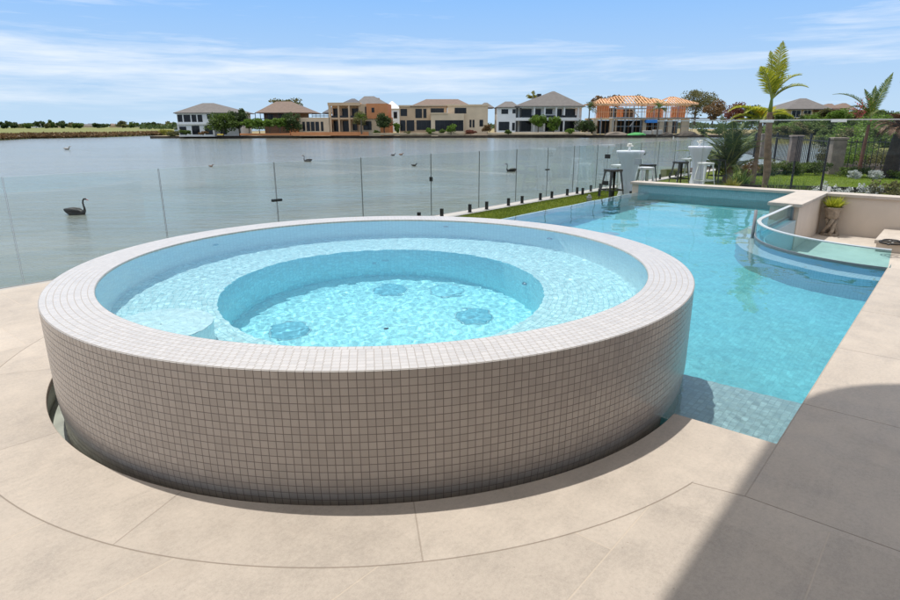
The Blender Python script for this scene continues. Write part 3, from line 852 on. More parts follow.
rng = np.random.default_rng(5)
def blades(n, base_r, length, width, lean=(.2, 1.1), seg=4, droop=.5, seed=0, center=(0, 0, 0)):
    """curved strap leaves growing from a base"""
    r_ = np.random.default_rng(seed); V = []; F = []
    for i in range(n):
        a = r_.uniform(0, 2*math.pi); br = base_r*math.sqrt(r_.random()); L = length*r_.uniform(.65, 1.1); le = r_.uniform(*lean)
        p = np.array([br*math.cos(a)+center[0], br*math.sin(a)+center[1], center[2]]); d2 = np.array([math.cos(a), math.sin(a), 0]); w_ = np.array([-math.sin(a), math.cos(a), 0])
        th = le*.5; b0 = len(V)
        for k in range(seg+1):
            t = k/seg; wd = width*(1-t**1.6)*.5+.0008
            V += [tuple(p-w_*wd), tuple(p+w_*wd)]
            ang = th+droop*t*le
            p = p+(d2*math.sin(ang)+np.array([0, 0, math.cos(ang)]))*L/seg
        for k in range(seg): F.append((b0+2*k, b0+2*k+1, b0+2*k+3, b0+2*k+2))
    return np.array(V), np.array(F)
V, F = blades(150, .10, .24, .035, (.2, 1.7), 4, .5, 3)
o = np_mesh('succulent', V, F, f_succ); o.location = (pc.x, pc.y, LZ+.51); tag(o, 'lime green succulent filling the stone planter in the lounge corner', 'potted plant')

c1 = gp(872.5, 251, LZ)
uc = c1.x*UA.x+c1.y*UA.y; vc = c1.x*VA.x+c1.y*VA.y
pl = empty('stone_plinth', 'low pale stone plinth in the sunken lounge beside the pool coping', 'plinth', (0, 0, 0), ANG)
q = MB(); q.box(uc+.03, uc+1.35, vc-1.1, vc-.03, LZ, LZ+.13); q.build('base', m_render, pl)
q = MB(); q.box(uc, uc+1.38, vc-1.13, vc, LZ+.13, LZ+.19); q.build('slab', m_stone, pl, bevel=.006)
cc_ = gp(891, 243.5, LZ+.19)
bu = empty('fire_burner', 'small dark metal burner with scattered stones on the stone plinth', 'burner', (cc_.x, cc_.y, LZ+.19))
q = MB(); q.lathe([(.16, 0), (.17, .03), (.15, .03), (.14, .008)], (0, 0, 0), 28); q.build('bowl', m_dark_metal, bu, True)
q = MB(); q.tube([(.11*math.cos(a/3), .11*math.sin(a/3), .045) for a in range(19)], [.012]*19, 8); q.build('burner_ring', m_dark_metal, bu, True)
random.seed(4)
for k in range(14):
    a = random.uniform(0, 6.28); r = random.uniform(.02, .26); s = random.uniform(.02, .035); zz = .012 if r > .17 else .03
    q = MB(); q.lathe([(.002, -.5*s), (s, -.1*s), (s*.8, .4*s), (.002, .6*s)], (r*math.cos(a), r*math.sin(a), zz), 7); q.build('stone', m_dark_metal if k % 3 else m_concrete, bu, True)

# ------------------------------------------------------------------ house with the balcony that shades the terrace (outside the frame)
sh = Vector((SUNDIR.x, SUNDIR.y, 0))/SUNDIR.z
BZ = 6.0
def shd(u, v): p = W(u, v)+sh*BZ; return (p.x*UA.x+p.y*UA.y, p.x*VA.x+p.y*VA.y)
hs_ = empty('house', 'cream house with an overhanging balcony slab behind the terrace, shading the paving', 'house', (0, 0, 0), ANG)
pl = [shd(-9, .50)]
e = shd(3.28, .50); pl.append(e)
cx_, cy_ = shd(3.28, -.60)
for k in range(1, 13):
    a = math.pi/2-math.pi/2*k/12; pl.append((cx_+1.10*math.cos(a), cy_+1.10*math.sin(a)))
pl += [shd(4.38, -5.5), shd(-9, -5.5)]
q = MB(); n = len(pl)
q.add([(a, b_, BZ) for a, b_ in pl]+[(a, b_, BZ+.35) for a, b_ in pl], [tuple(range(n)), tuple(range(n, 2*n))[::-1]]+[(i, n+i, n+(i+1) % n, (i+1) % n) for i in range(n)])
q.build('balcony_slab', m_render, hs_)
q = MB(); q.box(-9, 4.2, -6.2, -5.0, -.3, 7.2); q.box(-8.9, 4.1, -12, -6.25, -.3, 7.2)
q.build('wall', m_render, hs_)
q = MB(); q.box(-9.3, 4.6, -12, -4.4, 7.2, 7.45); q.build('roof', m_roof_grey, hs_)
for u0 in (-7, -3.2, .4):
    q = MB(); q.box(u0, u0+2.6, -5.0, -4.96, 0, 2.4); f_ = q.build('window', m_dark_metal, hs_)
    q = MB(); q.box(u0+.08, u0+2.52, -4.96, -4.94, .08, 2.32); q.build('pane', m_winglass, f_)
# ------------------------------------------------------------------ foliage builders
def leaf_quads(P_, size, seed, flat_=0.0):
    """one leaf-sized quad at each point of P_"""
    r_ = np.random.default_rng(seed); n = len(P_)
    a = r_.normal(size=(n, 3)); a[:, 2] *= (1-flat_); a /= np.linalg.norm(a, axis=1, keepdims=True)
    b = np.cross(a, r_.normal(size=(n, 3))); b /= np.linalg.norm(b, axis=1, keepdims=True)
    s = size*r_.uniform(.6, 1.35, (n, 1))
    V = np.stack([P_-a*s*.5, P_+b*s*.32, P_+a*s*.5, P_-b*s*.32], 1).reshape(-1, 3)
    F = np.arange(4*n).reshape(-1, 4); return V, F
def crown_points(n, w, d, h, clumps, seed, shape='round', fill=.35):
    r_ = np.random.default_rng(seed); out = []
    for k in range(clumps):
        v = r_.normal(size=3); v /= np.linalg.norm(v); rr = r_.uniform(fill, .85)
        c = v*rr*np.array([w, d, h])/2
        if shape == 'cone': c[:2] *= (1-.6*(c[2]/h+.5))
        if shape == 'umbrella': c[2] = abs(c[2])*.6
        cs = r_.uniform(.22, .42)
        m = max(3, int(n/clumps))
        q = r_.normal(size=(m, 3)); q /= np.linalg.norm(q, axis=1, keepdims=True)
        q *= (r_.random((m, 1))**.4)
        out.append(c+q*cs*np.array([w, d, h])*.55)
    return np.concatenate(out)
def tree(name, label, cat, base, h, w, mat, trunk_h=.35, n=1500, leaf=.3, clumps=22, seed=1, shape='round', group=None, bark=None, depth=None, stems=1):
    t = empty(name, label, cat, base, 0, group)
    r_ = random.Random(seed); ch = h*(1-trunk_h*.75); cz = h-ch/2
    q = MB()
    for s in range(stems):
        ox = 0 if stems == 1 else (s-(stems-1)/2)*w/stems; rad = max(.05, h*.028)/(1 if stems == 1 else 1.6)
        q.tube([(ox, 0, -.2), (ox+r_.uniform(-.03, .03)*h, 0, cz*.5), (ox+r_.uniform(-.05, .05)*h, r_.uniform(-.03, .03)*h, cz)], [rad*1.2, rad*.9, rad*.5], 7)
        for k in range(5):
            a = r_.uniform(0, 6.28); z0 = cz*r_.uniform(.45, .8)
            q.tube([(ox, 0, z0), (ox+math.cos(a)*w*.18, math.sin(a)*w*.18, z0+ch*.2), (ox+math.cos(a)*w*.33, math.sin(a)*w*.33, z0+ch*.38)], [rad*.55, rad*.35, rad*.15], 5)
    q.build('trunk', bark or m_bark, t, True)
    P_ = crown_points(n, w, depth or w, ch, clumps, seed, shape); P_[:, 2] += cz
    V, F = leaf_quads(P_, leaf, seed+50); np_mesh('crown', V, F, mat, t)
    return t

# ------------------------------------------------------------------ far shore
SY = 166.0                                       # the retaining edge of the opposite bank
BK = -1.05
xl = gp(150, 138.0, LAKE).x
pL = gp(150, 138.3, LAKE); pR = gp(745, 137.2, LAKE)
dS = Vector((pR.x-pL.x, pR.y-pL.y, 0)).normalized()
def sl(px, off=0.0):                              # point of the bank line seen at column px, set back by off
    x = (px-450)/FPX/math.cos(PITCH)*1.0
    d = ray(px, 137); k = d.x/d.y
    t = (pL.x-k*pL.y)/(k*dS.y-dS.x); p = Vector((pL.x, pL.y, 0))+dS*t
    return Vector((p.x+off*k, p.y+off, 0))
A, B = sl(150), sl(1100)
q = MB()
q.add([(A.x, A.y, LAKE-.5), (B.x, B.y, LAKE-.5), (B.x, B.y, BK-.25), (A.x, A.y, BK-.25), (A.x+2, A.y+.6, BK-.25), (B.x+2, B.y+.6, BK-.25)], [(0, 1, 2, 3), (3, 2, 5, 4)])
q.add([(A.x, A.y, LAKE-.5), (A.x, A.y, BK-.25), (A.x-6, A.y+60, BK-.25), (A.x-6, A.y+60, LAKE-.5)], [(0, 1, 2, 3)])
o = q.build('far_shore_edge', m_dark_wood); tag(o, kind='structure')
flat('far_shore_path', [(A.x, A.y+.5), (B.x, B.y+.5), (B.x, B.y+6), (A.x-.4, A.y+6)], BK-.24, m_sand_wall)
flat('far_shore', [(A.x-.4, A.y+5.9), (B.x, B.y+5.9), (B.x, B.y+500), (A.x-55, A.y+500)], BK-.2, m_dry)
def fx(px, Y):
    return at(px, 118, Y).x
def pxbox(mb, x0, x1, y0, y1, Y, dep, mi=0, oy=0.0):
    mb.box(fx(x0, Y), fx(x1, Y), Y+oy, Y+oy+dep, at((x0+x1)/2, y1, Y).z, at((x0+x1)/2, y0, Y).z, mi)
def hip(mb, x0, x1, ye, yr, rx0, rx1, Y, y_off, dep, over=.5, fas=True):
    """hip roof: eave line ye, ridge line yr, ridge from rx0 to rx1"""
    a, b_ = at(x0, ye, Y), at(x1, ye, Y); r0, r1 = at(rx0, yr, Y+dep/2), at(rx1, yr, Y+dep/2)
    a.x, b_.x = fx(x0, Y), fx(x1, Y)
    z = (a.z+b_.z)/2; zr = (r0.z+r1.z)/2
    y0, y1 = Y+y_off-over, Y+y_off+dep+over; ym = Y+y_off+dep/2
    vs = [(a.x, y0, z), (b_.x, y0, z), (b_.x, y1, z), (a.x, y1, z), (r0.x, ym, zr), (r1.x, ym, zr), (a.x, y0, z-.18), (b_.x, y0, z-.18), (b_.x, y1, z-.18), (a.x, y1, z-.18)]
    mb.add(vs, [(0, 1, 5, 4), (1, 2, 5), (2, 3, 4, 5), (3, 0, 4)])
    mb.add(vs, [(6, 7, 1, 0), (7, 8, 2, 1), (8, 9, 3, 2), (9, 6, 0, 3), (9, 8, 7, 6)])
def house(name, label, Y, walls, roofs, wins, dep=12, mats=None, cat='house', extra=None, group=None):
    c = at((walls[0][0]+walls[0][1])/2, walls[0][3], Y)
    t = empty(name, label, cat, (0, 0, 0), 0, group)
    for x0, x1, y0, y1, m_, oy, d_ in walls:
        q = MB(); pxbox(q, x0, x1, y0, y1+1.5, Y, d_, 0, oy); q.build('wall', m_, t)
    for x0, x1, ye, yr, rx0, rx1, m_, oy, d_ in roofs:
        q = MB(); hip(q, x0, x1, ye, yr, rx0, rx1, Y, oy, d_); q.build('roof', m_, t)
    for x0, x1, y0, y1, oy, fm in wins:
        a, b_ = at(x0, y1, Y), at(x1, y0, Y); yy = Y+oy; a.x, b_.x = fx(x0, Y), fx(x1, Y)
        fw = .10; q = MB()
        q.box(a.x-fw, b_.x+fw, yy-.06, yy+.02, b_.z, b_.z+fw); q.box(a.x-fw, b_.x+fw, yy-.06, yy+.02, a.z-fw, a.z)
        q.box(a.x-fw, a.x, yy-.058, yy+.02, a.z, b_.z); q.box(b_.x, b_.x+fw, yy-.058, yy+.02, a.z, b_.z)
        nm = max(0, int((b_.x-a.x)/1.5))
        for k in range(1, nm+1):
            xm = a.x+(b_.x-a.x)*k/(nm+1); q.box(xm-.035, xm+.035, yy-.055, yy+.02, a.z, b_.z)
        f_ = q.build('window', fm, t)
        q = MB(); q.box(a.x, b_.x, yy-.03, yy+.015, a.z, b_.z); q.build('pane', m_winglass, f_)
    return t
def part_box(t, name, mat, boxes, Y, bevel=0):
    q = MB()
    for x0, x1, y0, y1, dep, oy in boxes: pxbox(q, x0, x1, y0, y1, Y, dep, 0, oy)
    return q.build(name, mat, t)
wm, dm = m_white_metal, m_dark_metal
YH = 181.0
# 1 white house at the left point
h1 = house('house', 'white two storey house with grey hip roof at the left end of the far shore', YH,
  [(177, 213, 113, 135, m_white_wall, 0, 12), (213, 237, 113, 135, m_white_wall, 2.5, 10)],
  [(175, 240, 112.6, 103, 203, 214, m_roof_grey, -.3, 14)],
  [(178, 182, 115, 121.5, 0, dm), (184, 190, 115, 121.5, 0, dm), (192, 196, 115, 121.5, 0, dm), (198, 202, 115, 121.5, 0, dm), (207.5, 210.5, 114, 118.5, 0, dm),
   (191, 198, 126, 134, 0, dm), (204, 211, 126, 134, 0, dm), (216, 221, 114.5, 119, 2.5, dm), (216, 222, 126, 134, 2.5, dm)], 12)
part_box(h1, 'fascia', m_white_wall, [(176, 212, 112.8, 114, .3, -.35), (177, 212, 123, 124.4, .8, -.7)], YH)
part_box(h1, 'garage_opening', m_winglass, [(178.3, 185, 126.5, 134.5, .1, -.08)], YH)
part_box(h1, 'column', m_white_wall, [(177.2, 178, 124.4, 135, .3, -.6)], YH)
# 2 brown house behind the hedge trees
h2 = house('house', 'brown house with brown hip roof and dark upper balcony behind the hedge', YH+6,
  [(264, 300, 112.5, 135, m_brown_wall, 0, 12), (290, 301, 118, 135, m_brick, -2.4, 3)],
  [(257, 312, 112.5, 101.5, 277, 292, m_roof_brown, -1, 14)],
  [(268, 273, 114.5, 120, 0, dm), (280, 287, 114.5, 120, 0, dm)], 12)
part_box(h2, 'balcony', m_dark_metal, [(256, 292, 118.3, 119, 1.6, -1.7), (256, 292, 121, 121.8, 1.6, -1.7)]+[(x, x+.5, 112.6, 121.8, .15, -1.75) for x in (257, 262, 270, 280, 290)], YH+6)
# 3 wide beige and terracotta house
h3 = house('house', 'wide beige and terracotta house with square columns and a low left wing', YH,
  [(299, 330, 117.5, 134.5, m_cream_wall, -1, 9), (331, 361, 105, 134.5, m_beige_wall, 2.2, 10), (359, 367, 104, 134.5, m_beige_wall, -.3, 12), (367, 388, 103.5, 117, m_orange_wall, -.6, 12), (367, 380, 117, 134.5, m_cream_wall, -.2, 12), (380, 389, 117, 134.5, m_orange_wall, 0, 12)],
  [(340, 360, 103.5, 98.3, 351, 354, m_roof_slate, 1.5, 9), (353, 386, 103.4, 95.3, 362, 372, m_roof_grey, 5, 12), (318, 345, 112, 103.5, 332, 338, m_roof_slate, 7, 10)],
  [(303.3, 305, 122, 130.5, -1, dm), (307.3, 310, 122, 130.5, -1, dm), (311.5, 314.5, 122, 130.5, -1, dm), (316, 319, 122, 130.5, -1, dm), (321.5, 323.3, 122, 130.5, -1, dm),
   (332.5, 338, 108.5, 117, 2.2, dm), (341.5, 348.5, 108.5, 116, 2.2, dm), (351.5, 358.5, 108.5, 116, 2.2, dm),
   (332.5, 339, 121, 131, 2.2, dm), (341.5, 348.5, 121, 131, 2.2, dm), (351.5, 355.5, 122, 130, 2.2, dm), (363.5, 371, 121.5, 129.5, -.35, dm), (372.5, 374.5, 108, 112, -.6, dm), (365.8, 366.8, 107, 116, -.3, dm)], 12)
part_box(h3, 'columns', m_beige_wall, [(329.5, 332, 104.8, 134.5, .6, -1)], YH)
for x in (338.6, 349):
    part_box(h3, 'column', m_beige_wall, [(x, x+1.7, 104.8, 134.5, .6, -1)], YH)
part_box(h3, 'balcony_slab', m_beige_wall, [(329, 361, 102.6, 105.6, 3.4, -1.1), (329, 361, 117.6, 119.4, 3.2, -.9)], YH)
part_box(h3, 'balustrade', m_winglass, [(332, 338.5, 115.5, 117.5, .05, -.8), (340.4, 349, 115.5, 117.5, .05, -.8), (350.8, 359, 115.5, 117.5, .05, -.8)], YH)
part_box(h3, 'parapet', m_dark_metal, [(312, 330, 113.5, 114.2, .1, 0), (312, 330, 115.5, 116.2, .1, 0)]+[(x, x+.35, 113.5, 117.5, .1, .02) for x in (312, 316, 320, 324, 328)], YH)
part_box(h3, 'chimney', m_beige_wall, [(373.5, 376.5, 96.5, 100, 1.2, 9)], YH)
q = MB(); pxbox(q, 290, 368, 132, 135.5, YH-6, .5)
o = q.build('garden_wall', m_orange_wall); tag(o, 'low terracotta garden wall in front of the terracotta and beige house', 'wall')
# 4 small pale gabled house behind
h4 = house('house', 'small pale house with light grey gable roof seen between two larger houses', YH+40,
  [(386, 399, 108, 130, m_white_wall, 0, 8)], [(384, 401, 108.5, 101, 391.5, 392.5, m_fascia, 0, 9)], [(388, 391, 112, 116, 0, dm), (394, 397, 112, 118, 0, dm)], 8)
# 5 sand coloured house
h5 = house('house', 'sand coloured two storey house with brown hip roof and wide dark openings', YH,
  [(399, 447, 106, 121, m_beige_wall, 1.5, 12), (399, 432, 120, 134.5, m_beige_wall, 1.6, 12), (431, 464, 113.5, 134.5, m_cream_wall, -.6, 12), (447.5, 488, 105.5, 134.5, m_cream_wall, .8, 12)],
  [(410, 472, 105.8, 98.8, 426, 458, m_roof_brown, 1.6, 13), (478, 495, 107, 102, 485, 488, m_roof_grey, 4, 8)],
  [(400.5, 406.5, 109, 115.5, 1.5, dm), (415.5, 421.5, 109, 117.5, 1.5, dm), (423.5, 426, 109, 117.5, 1.5, dm), (431, 443.5, 108.5, 114, 1.45, dm), (455, 466, 108, 113, .8, dm),
   (400, 404.5, 120.5, 130.5, 1.5, dm), (406.5, 413.5, 120.5, 130.5, 1.5, dm), (416.5, 431, 120.5, 129.5, 1.5, dm), (435.5, 463, 120.5, 130.5, -.6, dm), (470, 471.3, 120, 127, .8, dm), (473, 474.3, 120, 127, .8, dm), (480, 483, 120, 126, .8, dm)], 12)
part_box(h5, 'parapet', m_cream_wall, [(398.5, 448, 104.8, 106.4, .4, 1.2), (447, 489, 104.2, 105.8, .4, .5), (430.5, 448, 112.6, 113.8, .4, -.9)], YH)
# 6 white house with the big grey roof
h6 = house('house', 'white two storey house with large grey pyramid roof and columned balconies', YH,
  [(497, 515.5, 107, 131, m_white_wall, -.5, 10), (515, 583, 106, 131.5, m_white_wall, 2.2, 12)],
  [(496, 519, 107, 101.5, 505, 512, m_roof_grey, -.8, 10), (514, 584, 106, 91.3, 552, 554, m_roof_grey, -.8, 15)],
  [(501.5, 507.5, 109.5, 113.5, -.5, dm), (512.5, 515, 109.5, 113, -.5, dm), (499, 509, 122, 130, -.5, dm), (512.5, 514.5, 123, 130, -.5, dm),
   (522.5, 532, 109, 116.5, 2.2, dm), (536.5, 541.5, 109, 115.5, 2.2, dm), (545.5, 553, 109, 113.5, 2.2, dm), (557, 562.5, 109, 116, 2.2, dm), (565, 576, 109, 116.5, 2.2, dm),
   (522.5, 532, 121, 131, 2.2, dm), (547, 556, 121, 131, 2.2, dm), (562, 576, 121.5, 131, 2.2, dm)], 12)
part_box(h6, 'balcony_slab', m_white_wall, [(515.5, 580, 117.5, 120.6, 3, -.8), (515.5, 582, 105.9, 107.6, 3, -.8)], YH)
for x in (516, 519.6, 533.2, 543.5, 555, 563, 577):
    part_box(h6, 'column', m_white_wall if x > 520 else m_dark_metal, [(x, x+1.4, 107.6, 131.5, .5, -.7)], YH)
part_box(h6, 'balustrade', m_winglass, [(522, 533, 115.3, 117.5, .05, -.7), (545, 555, 115.3, 117.5, .05, -.7), (557, 576, 115.3, 117.5, .05, -.7)], YH)
part_box(h6, 'chimney', m_dark_metal, [(539, 543, 92.8, 96.5, 1.2, 5)], YH)
# 7 unfinished house
YC = 178.0
h7 = empty('unfinished_house', 'unfinished house with bare orange timber roof frame and cream block piers', 'house')
part_box(h7, 'floor_slab', m_timber_pale, [(594, 690, 117.8, 119.4, 12, 0)], YC)
for x0, x1 in ((594, 597.5), (610.5, 614.5), (643.5, 647), (660, 665), (669, 673), (682, 690), (616, 617)):
    part_box(h7, 'pier', m_cream_wall, [(x0, x1, 119.4, 134.5, .8, 0)], YC)
for x0, x1, y0, y1 in ((597, 610, 106, 117.8), (618, 624, 107, 117), (647, 655, 106, 117.8), (672, 686, 106.5, 117.8), (655, 664, 108, 117.8)):
    part_box(h7, 'wall_panel', m_wrap, [(x0, x1, y0, y1, .15, 1.2)], YC)
q = MB()
for k in range(44):
    x = 595+k*2.14
    if 614 < x < 643 and k % 2: continue
    pxbox(q, x, x+.45, 105.6, 117.8, YC, .12, 0, .3)
for k in range(24): pxbox(q, 595+k*4, 595+k*4+.4, 119.4, 133, YC, .12, 0, 6)
pxbox(q, 594, 690, 104.9, 105.9, YC, .2, 0, .2); pxbox(q, 594, 690, 111.5, 112, YC, .12, 0, .32)
q.build('stud_frame', m_timber, h7)
def trusses(x0, x1, ye, yr, rx0, rx1, dep, n, oy=0):
    q = MB(); a, b_ = at(x0, ye, YC), at(x1, ye, YC); r0, r1 = at(rx0, yr, YC), at(rx1, yr, YC); z, zr = a.z, r0.z
    ya, yb = YC-.6+oy, YC+oy+dep; ym = (ya+yb)/2
    for k in range(n+1):
        t = k/n; xe = a.x+(b_.x-a.x)*t; xr = min(max(xe, r0.x), r1.x)
        fr_ = 1.0
        if xe < r0.x: fr_ = (xe-a.x)/max(.1, r0.x-a.x)
        if xe > r1.x: fr_ = (b_.x-xe)/max(.1, b_.x-r1.x)
        zt, yt = z+(zr-z)*fr_, ya+(ym-ya)*fr_; yt2 = yb+(ym-yb)*fr_
        q.beam((xe, ya, z), (xe, yt, zt), .16, .30)
        if k % 3 == 0: q.beam((xe, yb, z), (xe, yt2, zt), .10, .25)
    for s_, xx in ((a.x, r0.x), (b_.x, r1.x)):
        q.beam((s_, ya, z), (xx, ym, zr), .12, .35); q.beam((s_, yb, z), (xx, ym, zr), .12, .35)
    q.beam((r0.x, ym, zr), (r1.x, ym, zr), .12, .4); q.beam((a.x, ya, z-.1), (b_.x, ya, z-.1), .14, .35)
    for f_ in (.33, .66):
        q.beam((a.x+(r0.x-a.x)*f_, ya+(ym-ya)*f_, z+(zr-z)*f_), (b_.x+(r1.x-b_.x)*f_, ya+(ym-ya)*f_, z+(zr-z)*f_), .06, .12)
    q.build('roof_frame', m_timber_pale if oy > 1 else m_timber, h7)
trusses(593, 662, 103.8, 95.3, 622, 647, 13, 22)
trusses(593, 618, 104, 98.5, 603, 607, 8, 9, -.8)
trusses(664, 697, 103.8, 96.3, 677, 682, 13, 12, -.5)
trusses(650, 672, 104, 98.0, 659, 663, 9, 10, 1.2)
part_box(h7, 'interior_shade', m_dark_metal, [(598, 690, 120, 134, .2, 9), (614, 644, 107, 117, .2, 9)], YC)  # dark sheets stand in for the shade behind the timber frame
sc_ = empty('scaffold', 'grey metal scaffold in front of the unfinished house', 'scaffold')
q = MB()
for x in (600, 612, 624, 632, 640, 652, 664, 676, 691): pxbox(q, x, x+.35, 106 if x > 611 else 117, 134.5, YC, .1, 0, -1.6); pxbox(q, x, x+.35, 106 if x > 611 else 117, 134.5, YC, .1, 0, -.6)
for y in (108, 117.5, 126): pxbox(q, 612, 697, y, y+.4, YC, .1, 0, -1.6)
q.build('poles', m_steel, sc_)
q = MB(); pxbox(q, 615, 644, 108.3, 109.2, YC, 1, 0, -1.55); pxbox(q, 612, 697, 117.9, 118.6, YC, 1, 0, -1.5); pxbox(q, 690, 752, 118.0, 119.2, YC, 1.2, 0, -1.5)
q.build('deck_boards', m_concrete, sc_)
q = MB(); a, b_ = at(632, 109, YC-1.0), at(639, 117, YC-1.0); q.beam(a, b_, .7, .12); a, b_ = at(630, 126, YC-1.0), at(637, 117, YC-1.0); q.beam(b_, a, .6, .12); q.build('ladder', m_fascia, sc_)
def quickbox(name, label, cat, mat, x0, x1, y0, y1, Y, dep, bev=.1):
    q = MB(); pxbox(q, x0, x1, y0, y1, Y, dep); o = q.build(name, mat, bevel=bev); return tag(o, label, cat)
def lump(name, label, cat, mat, x0, x1, y0, y1, Y, seed=0, kind=None):
    """uneven heap standing on the bank"""
    a, b_ = at(x0, y1, Y), at(x1, y0, Y); q = MB(); n = 14; r_ = random.Random(seed); prof = [(1.0, -.05), (.9, .35), (.6, .75), (.3, .95), (.02, 1.0)]
    w_ = (b_.x-a.x)/2; h_ = b_.z-a.z; V = []; F = []
    for i, (r, z) in enumerate(prof):
        for k in range(n):
            j = r_.uniform(.82, 1.12); t = 2*math.pi*k/n
            V.append(((a.x+b_.x)/2+math.cos(t)*w_*r*j, Y+math.sin(t)*w_*.5*r*j, a.z+h_*z*r_.uniform(.9, 1.05)))
    for i in range(len(prof)-1):
        for k in range(n): F.append((i*n+k, i*n+(k+1) % n, (i+1)*n+(k+1) % n, (i+1)*n+k))
    q.add(V, F); o = q.build(name, mat); return tag(o, label, cat)
quickbox('tarpaulin', 'bright blue tarpaulin stretched over the opening of the unfinished house', 'tarpaulin', m_blue, 646.5, 659.5, 119.5, 122.8, YC-1.9, 1.6)
lump('netting_heap', 'green netting heap on the bank before the unfinished house', 'netting', m_green_net, 627, 646, 132.2, 135, YC-8, 3)
lump('rubble_heap', 'grey rubble heap on the bank left of the green netting', 'rubble', m_lakebed_wall, 603, 628, 131.5, 135, YC-7, 4)
lump('rubble_heap', 'dark soil heap on the bank below the right end of the unfinished house', 'soil heap', m_dark_wood, 676, 700, 131.0, 135.5, YC-8, 6)
lump('rubble_heap', 'small dark soil heap beside the pale crates of the building site', 'soil heap', m_dark_wood, 660, 675, 132.0, 135.5, YC-9, 8)
quickbox('crate', 'pale building crate stacked on the bank, left one of two', 'crate', m_concrete, 645, 653, 130.5, 134.5, YC-7, 1.6)
quickbox('crate', 'pale building crate stacked on the bank, right one of two', 'crate', m_concrete, 655, 664, 129.8, 134.5, YC-7, 1.6)
o = quickbox('mooring_post', 'thin white post standing in the water before the unfinished house', 'post', m_white_metal, 675.2, 676.0, 136.5, 141, 160, .25, .02)
# low garden walls and terraces along the bank
quickbox('garden_wall', 'long low orange garden wall behind the path of the brown house', 'wall', m_orange_wall, 238, 289, 133.3, 135.3, YH-6, .5)
quickbox('garden_wall', 'low sandy garden wall in front of the sand coloured house', 'wall', m_sand_wall, 372, 466, 132.8, 135.2, YH-7, .5)
quickbox('garden_wall', 'low pale garden wall in front of the white columned house', 'wall', m_cream_wall, 488, 592, 132.2, 134.6, YH-7, .5)
quickbox('canoe', 'small yellow canoe lying on the bank before the white house', 'canoe', simple('yellow_plastic', (.60, .42, .05), .5), 215, 221, 134, 135.3, YH-9, .8, .15)

# ---- trees of the far shore
def ft(x0, x1, y0, y1, mat, label, Y=None, seed=1, trunk=.25, n=1500, leaf=.42, clumps=22, shape='round', name='tree', cat='tree', group=None, stems=1):
    Y = Y or YH-4
    a, b_ = at(x0, y1, Y), at(x1, y0, Y); a.x, b_.x = fx(x0, Y), fx(x1, Y)
    return tree(name, label, cat, ((a.x+b_.x)/2, Y, a.z), b_.z-a.z, (b_.x-a.x)*1.08, mat, trunk, int(n*1.7), leaf*1.15, clumps, seed, shape, group, None, None, stems)
ft(207, 236, 112, 135, f_mid, 'large round green tree hiding the right half of the white house', seed=2, n=2600, clumps=34, trunk=.15)
ft(229, 248, 106.5, 135, f_dark, 'tall dark tree with ragged top right of the white house', YH-2, 3, .25, 1900, .4, 24)
for i, (x0, x1, lab) in enumerate([(241, 255, 'bright green clipped tree, leftmost of the hedge row'), (252, 265, 'bright green clipped tree, second in the hedge row'), (262, 275, 'bright green clipped tree, third in the hedge row'), (272, 286, 'bright green clipped tree, rightmost of the hedge row')]):
    ft(x0, x1, 117.5+(i == 0), 134, f_bright, lab, YH-5, 20+i, .5, 1500, .36, 24, group='clipped hedge trees')
ft(280, 302, 112.5, 135, f_dark, 'dark grey green bush between the hedge row and the cream wing', YH-3, 31, .1, 2000, .38, 28)
ft(272, 302, 97.5, 112, f_olive, 'yellow green tree crown rising behind the brown hip roof', YH+26, 33, .2, 1500, .5, 22)
ft(292, 306, 103, 122, f_mid, 'green tree between the brown roof and the slate roof', YH+18, 34, .2, 1000, .5, 18)
ft(352, 369, 111, 134, f_olive, 'small olive tree in front of the columns of the terracotta house', YH-3, 35, .45, 900, .34, 18)
ft(376, 392, 113, 134.5, f_dark, 'dense dark round tree at the right end of the terracotta house', YH-4, 36, .3, 2200, .34, 30)
ft(393, 400, 121, 134, f_bright, 'bright green shrub between the terracotta and sand houses', YH-3, 37, .1, 700, .35, 14, name='shrub', cat='shrub')
ft(531, 546, 114, 133, f_bright, 'round clipped green tree at the white columned house, left of the pair', YH-4, 38, .4, 1900, .32, 26, group='clipped pair')
ft(547, 561, 115, 134, f_bright, 'looser yellow green tree at the white columned house, right of the pair', YH-4, 39, .15, 1500, .34, 24, group='clipped pair')
ft(574, 598, 118, 134.5, f_dark, 'dark shrubbery at the right end of the white columned house', YH-4, 40, .05, 1900, .36, 28, name='shrub', cat='shrub')
ft(590, 607, 95, 112, f_rust, 'brown tree behind the left end of the unfinished house', YH+30, 41, .1, 900, .5, 16)
ft(606, 622, 94.5, 110, f_rust, 'brownish tree behind the timber roof, beside its left gable', YH+34, 42, .1, 900, .5, 16)
ft(630, 651, 92.5, 108, f_olive, 'olive brown tree crown showing above the timber ridge', YH+36, 43, .1, 1000, .5, 18)
ft(675, 715, 88.5, 124, f_olive, 'large round brown green gum tree behind the right gable of the timber roof', YH+10, 44, .3, 2600, .40, 40)
ft(700, 726, 100, 124, f_rust, 'lower reddish brown tree right of the spreading gum tree', YH-12, 45, .2, 1500, .4, 26)
ft(722, 748, 102, 126, f_red, 'dark reddish tree behind the arching yellow palm fronds', YH-30, 46, .15, 1500, .35, 26)
ft(744, 762, 103, 126, f_dark, 'dark green tree left of the trunk of the tall palm', YH-40, 47, .15, 1300, .35, 22)
ft(609.5, 619, 92, 104, f_olive, 'small tree crown above the white house ridge', YH+60, 48, .1, 500, .5, 12) if False else None
ft(527, 537, 91, 106, f_yellow, 'thin pale tree above the left roof slope of the white columned house', YH+30, 49, .3, 350, .4, 10)
